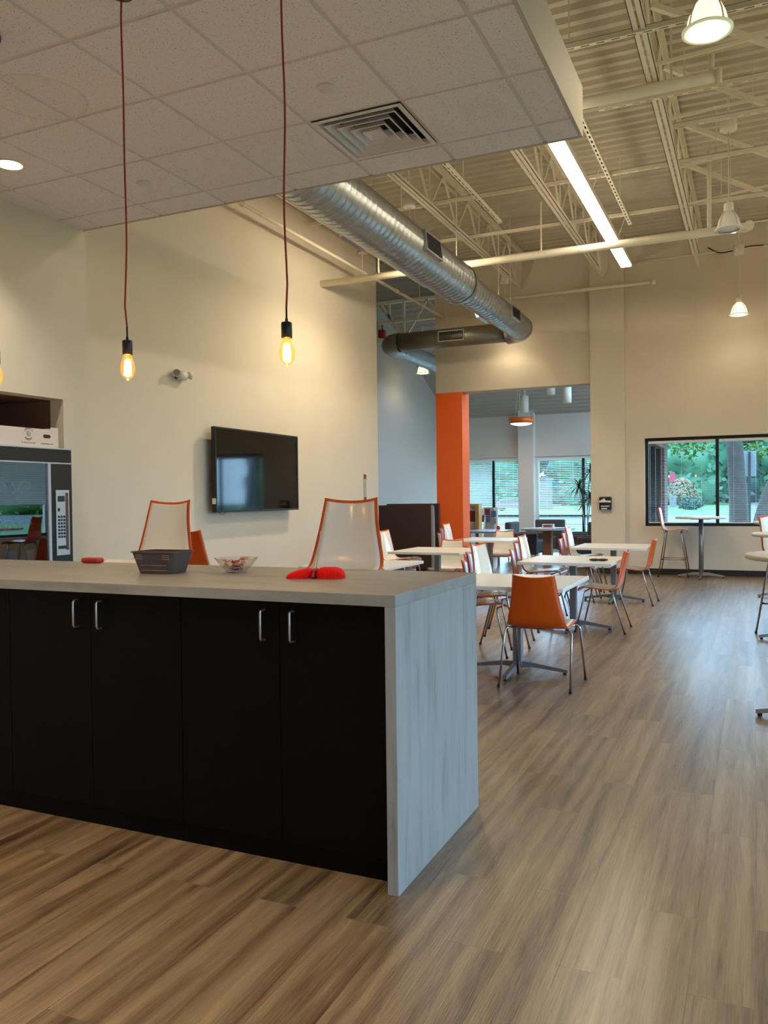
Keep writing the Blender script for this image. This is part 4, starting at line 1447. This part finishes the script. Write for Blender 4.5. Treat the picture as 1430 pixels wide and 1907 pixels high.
m.add([(-0.105, -0.104, 0.13), (0.10, -0.104, 0.13), (0.10, -0.13, 0.14), (-0.105, -0.13, 0.14)], [(0, 1, 2, 3)])
m.build('paper_towel', PAPERW, t)
MB().box(-0.075, 0.078, -0.103, -0.10, 0.058, 0.074).build('label_strip', PAPERW, t)
MB().box(-0.065, 0.035, -0.103, -0.10, 0.012, 0.034).build('label_strip', PAPERW, t)
MB().box(0.088, 0.094, -0.03, -0.02, -0.065, 0.0).build('cord', BLACKPL, t)

# ================================================================== VENDING MACHINE
VX, VY0, VY1, VZ = -4.96, 4.0, 4.955, 1.83
t = thing('vending_machine', 'black glass-front vending machine in the wall niche', 'vending machine', (VX, (VY0 + VY1) / 2, 0))
hw = (VY1 - VY0) / 2
m = MB()
m.box(-0.72, -0.02, -hw, -hw + 0.03, 0.05, VZ)
m.box(-0.72, -0.02, hw - 0.26, hw, 0.05, VZ)
m.box(-0.72, -0.02, -hw + 0.03, hw - 0.26, VZ - 0.11, VZ)
m.box(-0.72, -0.02, -hw + 0.03, hw - 0.26, 0.05, 0.55)
m.box(-0.72, -0.69, -hw + 0.03, hw - 0.26, 0.55, VZ - 0.11)
m.build('body', BLACKPL, t)
m = MB()
m.box(-0.02, 0.0, -hw, hw, VZ - 0.115, VZ - 0.012)
m.box(-0.02, 0.0, hw - 0.215, hw, 0.05, VZ - 0.125)
m.box(-0.02, 0.0, -hw, hw - 0.24, 0.05, 0.55)
m.box(-0.02, 0.0, -hw, -hw + 0.02, 0.55, VZ - 0.125)
m.build('front_bezel', BLACKPL, t)
m = MB()
m.box(-0.02, 0.004, -hw, hw, VZ - 0.012, VZ)
m.box(-0.02, 0.004, -hw, hw, VZ - 0.125, VZ - 0.115)
m.box(-0.02, 0.004, hw - 0.24, hw - 0.215, 0.05, VZ - 0.125)
m.build('metal_trim', SILVER, t)
MB().box(-0.014, -0.008, -hw + 0.02, hw - 0.24, 0.55, VZ - 0.125).build('glass_door', CABGLASS, t)
kp = MB().box(0.0, 0.008, hw - 0.17, hw - 0.035, 0.99, 1.50).build('control_panel', SILVER, t, 0.003)
MB().box(0.008, 0.010, hw - 0.155, hw - 0.085, 1.41, 1.455).build('display', SCREENB, kp)
MB().box(0.008, 0.012, hw - 0.075, hw - 0.05, 1.03, 1.48).build('coin_channel', mat('coin_bronze', '#5a3d33', 0.4), kp)
MB().box(0.008, 0.011, hw - 0.155, hw - 0.075, 1.04, 1.065).build('card_slot', BLACKPL, kp)
MB().box(0.008, 0.0095, hw - 0.155, hw - 0.135, 1.335, 1.36).build('bill_mark', BLACKPL, kp)
for r_ in range(7):
    for c_ in range(3):
        y = hw - 0.155 + c_ * 0.027
        z = 1.30 - r_ * 0.026
        MB().box(0.008, 0.0115, y, y + 0.018, z - 0.017, z).build('key', SCREENB, kp)
for z in (0.86, 1.18, 1.47):
    sh = MB().box(-0.66, -0.05, -hw + 0.03, hw - 0.27, z - 0.02, z).build('shelf', BLACKPL, t)
    m = MB()
    m.box(-0.05, -0.045, -hw + 0.03, hw - 0.27, z - 0.035, z + 0.01)
    m.build('price_rail', SILVER if z < 1 else BLACKPL, sh)
    for k in range(4):
        y = -hw + 0.11 + k * 0.165
        pts = [(-0.10 - 0.5 * i / 40, y + 0.045 * math.cos(i * 0.9), z + 0.055 + 0.045 * math.sin(i * 0.9)) for i in range(41)]
        MB().tube(pts, 0.0035, 5).build('coil', COIL, sh)
random.seed(3)
BAGM = (BAGB, BAGG, BAGR)
for k in range(4):
    y = (VY0 + VY1) / 2 - hw + 0.11 + k * 0.165
    m = MB()
    rows = []
    for i in range(9):
        f = i / 8
        th = 0.035 * math.sin(PI * f) ** 0.5 + 0.001
        rows.append([(VX - 0.10 + th * math.sin(PI * j / 6) * (1 if j else 1), y + 0.055 * (1 - 2 * j / 6), 0.862 + 0.19 * f) for j in range(7)])
    back = [[(VX - 0.10 - (p[0] - VX + 0.10) - 0.002, p[1], p[2]) for p in r_] for r_ in rows]
    m.slab(rows, back)
    o = m.build('snack_bag', BAGM[k % 2], None)
    tag(o, ('blue', 'gold', 'blue', 'gold')[k] + ' snack bag %s on the lowest vending shelf' % ('furthest left', 'second from left', 'third from left', 'furthest right')[k], 'snack bag', 'bags in the vending machine')
# bakery box on top
t = thing('cardboard_tray', 'white bakery box tray with black print on the vending machine', 'box', (VX - 0.22, 4.55, VZ + 0.001))
W2, H2 = 0.29, 0.155
m = MB()
m.box(0.20, 0.205, -W2 - 0.13, W2, 0.0, H2 - 0.018)
m.box(0.20, 0.205, W2 - 0.075, W2, H2 - 0.018, H2)
m.box(0.20, 0.205, -W2 - 0.13, -W2 - 0.05, H2 - 0.018, H2)
m.box(-0.20, -0.195, -W2 - 0.13, W2, 0.0, H2 - 0.018)
m.box(-0.195, 0.20, W2 - 0.005, W2, 0.0, H2)
m.box(-0.195, 0.20, -W2 - 0.13, -W2 - 0.125, 0.0, H2)
m.box(-0.195, 0.20, -W2 - 0.125, W2 - 0.005, 0.0, 0.005)
m.build('tray', CARD, t)
m = MB()
poly = []
for a0, cy in ((-PI / 2, 0.022), (PI / 2, -0.022)):
    for i in range(9):
        a = a0 + PI * i / 8
        poly.append((0.175 + cy + 0.014 * math.cos(a), 0.083 + 0.014 * math.sin(a)))
m.prism(poly, 0.2052, 0.2062, 'x')
m.build('hand_hole', mat('hole_brown', '#4a2c1e', 0.9), t)
def face(y, z, rot=0.0):
    # text on the +X face: local x -> +Y, local y -> +Z
    R_ = Matrix(((0, 0, 1, 0.2056), (1, 0, 0, y), (0, 1, 0, z), (0, 0, 0, 1)))
    return R_ @ Matrix.Rotation(rot, 4, 'Z')
yc, zc = 0.0, 0.092
for word, sgn in (("LIGUORI'S", 1), ('BAKERY', -1)):
    n_ = len(word)
    for i, chh in enumerate(word):
        span = 1.9 if n_ > 6 else 1.5
        a = (span / 2 - span * i / (n_ - 1))
        if sgn > 0:
            yy, zz, ro = yc + 0.042 * math.sin(-a), zc + 0.042 * math.cos(a), a
        else:
            yy, zz, ro = yc + 0.042 * math.sin(-a), zc - 0.042 * math.cos(a), -a
        if chh != ' ':
            text_mesh(chh, 0.022, 'letter', INK, t, face(yy, zz, ro), 0.0004)
m = MB()
pts = [(yc - 0.016, zc + 0.014), (yc + 0.004, zc + 0.018), (yc + 0.018, zc + 0.006), (yc + 0.012, zc - 0.016), (yc - 0.010, zc - 0.016), (yc - 0.016, zc + 0.014)]
m.tube([(0.2056, a, c) for a, c in pts], 0.0016, 5)
m.tube([(0.2056, yc - 0.006, zc + 0.008), (0.2056, yc - 0.004, zc - 0.006), (0.2056, yc + 0.006, zc - 0.006)], 0.0014, 5)
m.build('logo', INK, t)
text_mesh('"It\'s all about the bread!"', 0.0135, 'slogan', INK, t, face(0.0, 0.026), 0.0003)
text_mesh('www.liguorisbakery.com', 0.0125, 'web_address', INK, t, face(0.175, 0.026), 0.0003)

# ================================================================== LOUNGE
def club_chair(label, x, y, rz):
    t = thing('club_chair', label, 'armchair', (x, y, 0), rz, 'grey lounge armchairs')
    MB().box(-0.30, 0.30, -0.30, 0.32, 0.16, 0.44).build('seat', CHARCOAL, t, 0.03)
    MB().box(-0.36, 0.36, -0.42, -0.27, 0.14, 0.84).build('backrest', CHARCOAL, t, 0.035)
    for s in (-1, 1):
        MB().box(s * 0.37 - 0.07, s * 0.37 + 0.07, -0.27, 0.32, 0.14, 0.60).build('arm', CHARCOAL, t, 0.025)
        for y_ in (-0.33, 0.26):
            MB().cyl((s * 0.36, y_), 0.014, 0.0, 0.15, 10).build('leg', CHROME, t)
    return t
club_chair('grey armchair left of the lounge table, facing right', -4.62, 18.0, -PI / 2)
club_chair('grey armchair behind the lounge table, back to the window', -4.55, 19.6, PI)
club_chair('grey armchair right of the lounge table, below the plant', -3.55, 18.3, PI / 2)
club_chair('grey armchair nearest the pilaster edge of the opening', -2.95, 16.55, PI / 2 + 0.3)
t = thing('lounge_table', 'grey-topped table on a brown post among the lounge armchairs', 'table', (-3.95, 17.1, 0))
MB().lathe([(0.55, 0.70), (0.56, 0.705), (0.56, 0.735), (0.0, 0.738)], n=40).build('tabletop', mat('grey_laminate', '#a9a2a0', 0.35), t)
MB().box(-0.085, 0.085, -0.085, 0.085, 0.03, 0.70).build('post', WOODB, t)
MB().lathe([(0.30, 0.0), (0.30, 0.02), (0.08, 0.035)], n=28).build('base', ALU, t)
o = thing('card_holder', 'small pale card box standing on the lounge table', 'box', (-4.0, 17.35, 0.7385))
MB().box(-0.12, 0.12, -0.05, 0.05, 0, 0.075).build('box', PAPERW, o)
MB().box(-0.09, 0.09, -0.0515, -0.05, 0.02, 0.055).build('print', BOOKS[0], o)
o = MB().box(-0.12, 0.12, -0.16, 0.16, 0, 0.006).build('magazine', BOOKS[1])
o.location = (-3.62, 16.95, 0.739)
o.rotation_euler = (0, 0, 0.4)
tag(o, 'magazine lying on the right of the lounge table', 'magazine')
# low table by the orange column
t = thing('magazine_table', 'grey-blue low table in the lounge behind the white tables', 'table', (-5.15, 16.75, 0))
MB().box(-0.42, 0.42, -0.55, 0.55, 0.66, 0.70).build('tabletop', mat('blue_grey_top', '#7d8794', 0.3), t, 0.004)
for sx in (-1, 1):
    for sy in (-1, 1):
        MB().box(sx * 0.38 - 0.02, sx * 0.38 + 0.02, sy * 0.5 - 0.02, sy * 0.5 + 0.02, 0, 0.66).build('leg', ALU, t)
o = MB().lathe([(0.0, 0), (0.035, 0.002), (0.04, 0.03), (0.03, 0.075), (0.022, 0.08), (0.0, 0.08)], (-5.02, 17.1, 0.701), 14).build('red_ornament', RED)
tag(o, 'little red ornament on the grey-blue low table', 'ornament')
# wooden display with framed print
t = thing('display_stand', 'light wooden display stand with a framed print behind the orange column', 'display', (-6.17, 18.55, 0))
m = MB()
m.box(0.20, 0.29, -0.12, 0.12, 0, 1.24)
m.box(-0.45, 0.20, -0.12, 0.12, 1.18, 1.24)
m.build('wooden_frame', WOODL, t)
MB().box(-0.45, 0.20, 0.05, 0.07, 0.0, 1.18).build('panel', LOUNGEWALL, t)
pf = MB().box(-0.30, 0.17, 0.03, 0.05, 0.78, 1.16).build('print_mat', PAPERW, t)
MB().box(-0.24, 0.15, 0.025, 0.03, 0.82, 1.08).build('print', BOOKS[0], pf)
MB().box(-0.30, 0.04, 0.0235, 0.0255, 0.92, 1.05).build('print_detail', SCREENB, pf)
o = MB().lathe([(0.0, 0), (0.10, 0.0), (0.10, 0.05), (0.09, 0.28), (0.07, 0.31), (0, 0.31)], (-6.2, 18.2, 0.60), 16).build('dark_canister', BLACKPL)
tag(o, 'dark canister on a ledge before the display stand', 'canister')
tag(MB().box(-6.45, -5.95, 18.05, 18.35, 0.0, 0.60).build('side_cabinet', mat('pale_cabinet', '#8f9399', 0.5)), 'pale side cabinet under the dark canister', 'cabinet')
t = thing('brochure_rack', 'white leaning brochure rack beside the wooden display stand', 'rack', (-5.88, 19.0, 0))
for x in (-0.20, -0.10):
    MB().bar((x, -0.15, 0.0), (x + 0.08, 0.1, 1.15), 0.03, 0.02).build('rail', PAPERW, t)
MB().bar((0.22, 0.05, 0.0), (0.22, 0.1, 1.15), 0.09, 0.03).build('rail', PAPERW, t)
MB().box(-0.08, 0.18, 0.06, 0.08, 0.0, 1.15).build('back_board', mat('rack_grey', '#a39c98', 0.6), t)
k = 0
for z in (0.80, 0.97):
    for x in (-0.13, 0.02, 0.17):
        o = MB().box(-0.06, 0.06, -0.004, 0.004, 0.0, 0.15).build('brochure', (BOOKS + [PAPERW])[k % 4])
        o.location = (-5.88 + x, 19.0 + 0.045 + (z - 0.8) * 0.05, z + (0.0 if x < 0.1 else -0.05))
        tag(o, '%s brochure in the %s row of the white rack' % (('left', 'middle', 'right')[k % 3], ('lower', 'upper')[k // 3]), 'brochure', 'brochures in the rack')
        k += 1
t = thing('flower_vase', 'lilac flowers standing on the wooden display stand', 'flowers', (-6.30, 18.55, 1.241))
MB().lathe([(0.0, 0), (0.035, 0.0), (0.045, 0.05), (0.025, 0.11), (0.03, 0.12)], n=14).build('vase', PAPERW, t)
m = MB()
random.seed(8)
for i in range(22):
    a = random.uniform(0, 2 * PI)
    r = random.uniform(0, 0.10)
    m.sphere((r * math.cos(a), r * math.sin(a), 0.17 + random.uniform(0, 0.19)), 0.022, nu=7, nv=5)
m.build('blossoms', PINK, t)
# dracaena
t = thing('dracaena_plant', 'tall spiky-leaved plant at the right edge of the opening', 'plant', (-3.72, 20.1, 0))
MB().lathe([(0.15, 0.0), (0.20, 0.02), (0.23, 0.38), (0.21, 0.40)], n=24).build('pot', mat('pot_grey', '#6a6a6c', 0.5), t)
random.seed(21)
for k, (hx, hy, hz) in enumerate([(-0.16, 0, 1.62), (0.10, 0.1, 1.34), (0.12, -0.05, 1.98)]):
    MB().tube(catmull([(0.03 * k, 0, 0.38), (hx * 0.4, hy, hz * 0.6), (hx, hy, hz)], 6), 0.014, 8).build('cane', mat('cane_%d' % k, '#8b9496', 0.6) if k == 0 else MATS['cane_0'], t)
    m = MB()
    for i in range(46):
        a = random.uniform(0, 2 * PI)
        el = random.uniform(-0.2, 1.4)
        L = random.uniform(0.34, 0.52)
        d = Vector((math.cos(a), math.sin(a), 0))
        s = Vector((-d.y, d.x, 0))
        w = 0.017
        rows = []
        for q in range(6):
            f = q / 5
            out = L * f * math.cos(el * (1 - f * 0.4))
            zz = L * f * math.sin(el) - 0.62 * L * f * f * (1.25 - 0.4 * el)
            p = Vector((hx, hy, hz)) + d * out + Vector((0, 0, zz))
            ww = w * math.sin(PI * min(0.97, 0.18 + f * 0.8))
            rows.append([p - s * ww, p + Vector((0, 0, 0.004)), p + s * ww])
        m.grid(rows)
    m.build('leaf_crown', DRAC, t)
# orange ring pendant and cylinder lights
t = thing('drum_pendant', 'flat orange drum pendant glowing in the lounge', 'pendant lamp', (-5.0, 19.0, 3.12))
MB().lathe([(0.26, 0.0), (0.285, 0.0), (0.285, 0.13), (0.0, 0.135)], n=40).build('drum_shade', ORINGLAMP, t)
MB().lathe([(0.0, -0.05), (0.12, -0.042), (0.22, -0.018), (0.262, 0.006)], n=40).build('diffuser', mat('drum_glow', '#fff2dc', 0.4, emit='#ffedd0', estr=3.0), t)
for k in range(3):
    a = k * 2 * PI / 3
    MB().tube([(0.2 * math.cos(a), 0.2 * math.sin(a), 0.13), (0.02 * math.cos(a), 0.02 * math.sin(a), slope_z(19.0) - 3.14)], 0.004, 6).build('cable', LAMPWHITE, t)
area('drum_lamp', (-5.0, 19.0, 3.03), 0.4, 0.4, 20, WARM2)
for (px, y, z, h, l) in ((-4.30, 19.0, 3.75, 0.20, 'short pale cylinder light on the sloped lounge ceiling'), (-3.88, 18.8, 3.52, 0.42, 'pale cylinder light nearest the pilaster on the lounge ceiling'), (-5.10, 19.7, 3.45, 0.40, 'pale cylinder light above the orange drum pendant')):
    t = thing('cylinder_light', l, 'ceiling light', (px, y, z), 0, 'cylinder ceiling lights')
    MB().lathe([(0.095, 0.0), (0.10, 0.0), (0.10, h), (0.0, h)], n=24).build('cylinder', LAMPWHITE, t)
    MB().lathe([(0.0, 0.004), (0.095, 0.004)], n=24).build('lens', DOWNON, t)
    MB().cyl((0, 0), 0.012, h, slope_z(y) - z - 0.02, 8).build('stem', LAMPWHITE, t)
    spot('cylinder_lamp', (px, y, z - 0.01), 15, WARM2, 90, 0.8, 0.08)

# ================================================================== OUTSIDE
def leaf_crown(m, c, R, n, size, sq=(1, 1, 0.8)):
    for i in range(n):
        d = Vector((random.gauss(0, 1), random.gauss(0, 1), random.gauss(0, 1))).normalized()
        r = R * (0.45 + 0.55 * random.random() ** 0.5)
        p = Vector(c) + Vector((d.x * sq[0], d.y * sq[1], d.z * sq[2])) * r * (1 + 0.25 * mnoise.noise(d * 2 + Vector(c)))
        a = Vector((random.gauss(0, 1), random.gauss(0, 1), random.gauss(0, 1))).normalized()
        b_ = a.cross(Vector((random.gauss(0, 1), random.gauss(0, 1), random.gauss(0, 1)))).normalized()
        s = size * random.uniform(0.6, 1.3)
        m.add([p - a * s, p + b_ * s * 0.6, p + a * s, p - b_ * s * 0.6], [(0, 1, 2, 3)])
def tree(label, x, y, trunk, crowns, leaf, n, size, tr=0.2, group=None, cat='tree'):
    t = thing('tree', label, cat, (x, y, -0.2), 0, group)
    for pts, rs in trunk:
        MB().tube(catmull([tuple(p) for p in pts], 5), [rs[0] + (rs[1] - rs[0]) * i / (5 * (len(pts) - 1)) for i in range(5 * (len(pts) - 1) + 1)], 12).build('trunk' if rs[0] > 0.12 else 'branch', BARK, t)
    m = MB()
    for c, R in crowns:
        leaf_crown(m, c, R, n, size)
        if R > 3:
            m.sphere(c, R * 0.86, (1, 1, 0.85), 26, 16, 0.35, 0.35)
    m.build('foliage', leaf, t)
    return t
random.seed(4)
tree('grey upright tree trunk close outside the dining window', -0.36, 22.0,
     [([(-0.05, 0, -0.1), (0.0, 0, 1.2), (-0.06, 0, 2.4), (-0.12, 0, 3.6), (0.1, 0.1, 5.0)], (0.24, 0.16)),
      ([(-0.08, 0, 2.9), (0.6, 0.3, 3.0), (1.3, 0.5, 3.4)], (0.07, 0.03)), ([(-0.1, 0, 3.2), (-1.0, 0.4, 3.0), (-2.2, 0.8, 3.3)], (0.05, 0.02))],
     [((-1.2, 1.6, 3.15), 0.75), ((-2.2, 2.2, 3.3), 0.7), ((0.55, 2.4, 3.05), 0.65), ((-0.5, 0.8, 4.6), 1.0)], LEAF, 420, 0.07)
tree('leaning forked tree trunk at the right edge of dining window', 0.27, 21.5,
     [([(-0.18, 0, -0.1), (-0.10, 0, 0.9), (0.12, 0, 1.7), (0.40, 0, 2.4), (0.55, 0, 3.8)], (0.24, 0.13)), ([(-0.05, 0.1, 0.0), (0.2, 0.1, 1.2), (0.35, 0.1, 1.6), (0.9, 0.3, 3.2)], (0.20, 0.10)),
      ([(0.50, 0, 2.5), (0.22, 0, 2.75), (0.15, 0.0, 3.4)], (0.15, 0.10))],
     [((0.9, 0.3, 4.7), 1.1), ((2.0, 0.5, 4.0), 1.0)], LEAF, 330, 0.11)
tree('tree outside to the right of the leaning one, mirrored in the television', 3.3, 22.5,
     [([(0.0, 0, -0.1), (0.0, 0, 1.4), (-0.1, 0, 2.6), (-0.5, 0, 4.4)], (0.2, 0.14)), ([(0.0, 0, 0.8), (-0.5, 0, 1.5), (-1.0, 0, 2.0), (-1.2, 0, 3.6)], (0.13, 0.09))],
     [((-0.6, 0.4, 4.6), 1.2)], LEAF, 300, 0.1)
# street sign
t = thing('street_sign', 'back of a grey sign on a post outside the dining window', 'sign', (-0.12, 23.0, -0.2))
MB().box(-0.16, 0.16, 0.03, 0.036, 2.05, 2.70).build('sign_panel', SIGNM, t, 0.002)
MB().box(-0.03, 0.03, -0.02, 0.03, 0.0, 2.68).build('post', mat('galv_post', '#3c4044', 0.5, 0.2), t)
# weeping shrub, hedge, far objects
t = thing('weeping_shrub', 'tan dome-shaped weeping shrub on the far lawn', 'shrub', (-7.6, 100, -0.2))
m = MB()
for k in range(900):
    a = random.uniform(0, 2 * PI)
    f = random.random() ** 0.6
    p = Vector((1.9 * f * math.cos(a), 1.4 * f * math.sin(a), 3.6 - 2.0 * f * f + random.uniform(-0.4, 0.1) * f))
    d = Vector((math.cos(a), math.sin(a), -0.9)).normalized() * 0.28
    s = Vector((-math.sin(a), math.cos(a), 0)) * 0.09
    m.add([p, p + d * 0.5 + s, p + d, p + d * 0.5 - s], [(0, 1, 2, 3)])
m.build('foliage', LEAFR, t)
MB().tube([(-0.2, 0, 0), (-0.1, 0, 1.5), (0, 0, 3.2)], [0.2, 0.14, 0.08], 8).build('trunk', BARK, t)
t = thing('round_shrub', 'low dark green shrub beside the weeping tan shrub', 'shrub', (-6.0, 92, -0.2))
m = MB()
leaf_crown(m, (0, 0, 0.55), 1.0, 500, 0.18, (1.2, 1, 0.55))
m.build('foliage', LEAFB, t)
random.seed(9)
LEAF3 = mat('light_green_leaf', '#336347', 0.7, var=0.3, vscale=0.4)
def far_tree(label, x, y, h, leaf, dens=900):
    R = h * 0.37
    tree(label, x, y, [([(0, 0, 0), (0.2, 0, h * 0.25), (0, 0, h * 0.5)], (0.4, 0.2))],
         [((0, 0, h * 0.64), R), ((0, 0, h * 0.34), R * 0.98), ((0, 0, h * 0.16), R * 0.9)], leaf, dens // 2, h * 0.032, group='far trees')
k = 0
for row, (yy, xs) in enumerate([(165, (-64, -48, -32, -16, 0, 16, 32)), (138, (-56, -40, -24, -9, 7, 23))]):
    for i, xx in enumerate(xs):
        side = 'seen through lounge windows' if xx < -20 else 'seen through dining window'
        far_tree('%s tree %s, %s from the left in the %s row' % (('blue-green', 'light green')[row], side, ('first', 'second', 'third', 'fourth', 'fifth', 'sixth', 'seventh')[i], ('farther', 'nearer')[row]), xx, yy, 20, (LEAFB, LEAF3)[row], 1500)
        k += 1
for i, (xx, yy) in enumerate([(62, 118), (70, 98), (76, 78), (50, 62), (60, 44), (52, 28), (50, 14), (46, -2)]):
    far_tree('bright green tree beyond the right wall, %s from the back' % ('first', 'second', 'third', 'fourth', 'fifth', 'sixth', 'seventh', 'eighth')[i], xx, yy, 13.5, LEAF, 600)
t = thing('red_kiosk', 'small red-roofed hut behind the tan shrub', 'hut', (-9.6, 112, -0.2))
MB().prism([(-0.45, 3.2), (0.45, 3.2), (0.1, 4.5), (-0.3, 4.5)], -0.5, 0.5, 'y').build('roof', REDROOF, t)
MB().box(-0.4, 0.4, -0.4, 0.4, 0, 3.2).build('wall', BUILDW, t)
t = thing('white_building', 'white building far beyond the lounge lawn', 'building', (-23.2, 96, -0.2))
MB().box(-0.7, 0.7, 0, 4, 0, 3.6).build('wall', BUILDW, t)
MB().box(-0.8, 0.8, -0.3, 4.2, 3.6, 3.75).build('roof', ROAD, t)
def car(label, x, y, rz, m):
    t = thing('car', label, 'car', (x, y, -0.17), rz)
    MB().prism([(-2.2, 0.3), (2.2, 0.3), (2.25, 0.75), (1.3, 0.9), (0.7, 1.42), (-1.1, 1.42), (-1.9, 0.95), (-2.25, 0.85)], -0.85, 0.85, 'y').build('body', m, t, 0.06)
    MB().prism([(-1.65, 0.95), (1.15, 0.95), (0.62, 1.36), (-1.0, 1.36)], -0.87, 0.87, 'y').build('side_glass', SCREENB, t)
    for sx in (-1.35, 1.4):
        for sy in (-0.8, 0.62):
            MB().lathe([(0.0, 0), (0.33, 0.0), (0.33, 0.18), (0.0, 0.18)], n=20, M=Matrix.Translation((sx, sy + 0.18, 0.33)) @ Matrix.Rotation(PI / 2, 4, 'X')).build('wheel', RUBBER, t)
    return t
car('white car parked far beyond the lounge window', -24.0, 88, 0.2, BUILDW)
car('white car on the street outside the right wall', 12.0, 12.5, PI / 2, BUILDW)
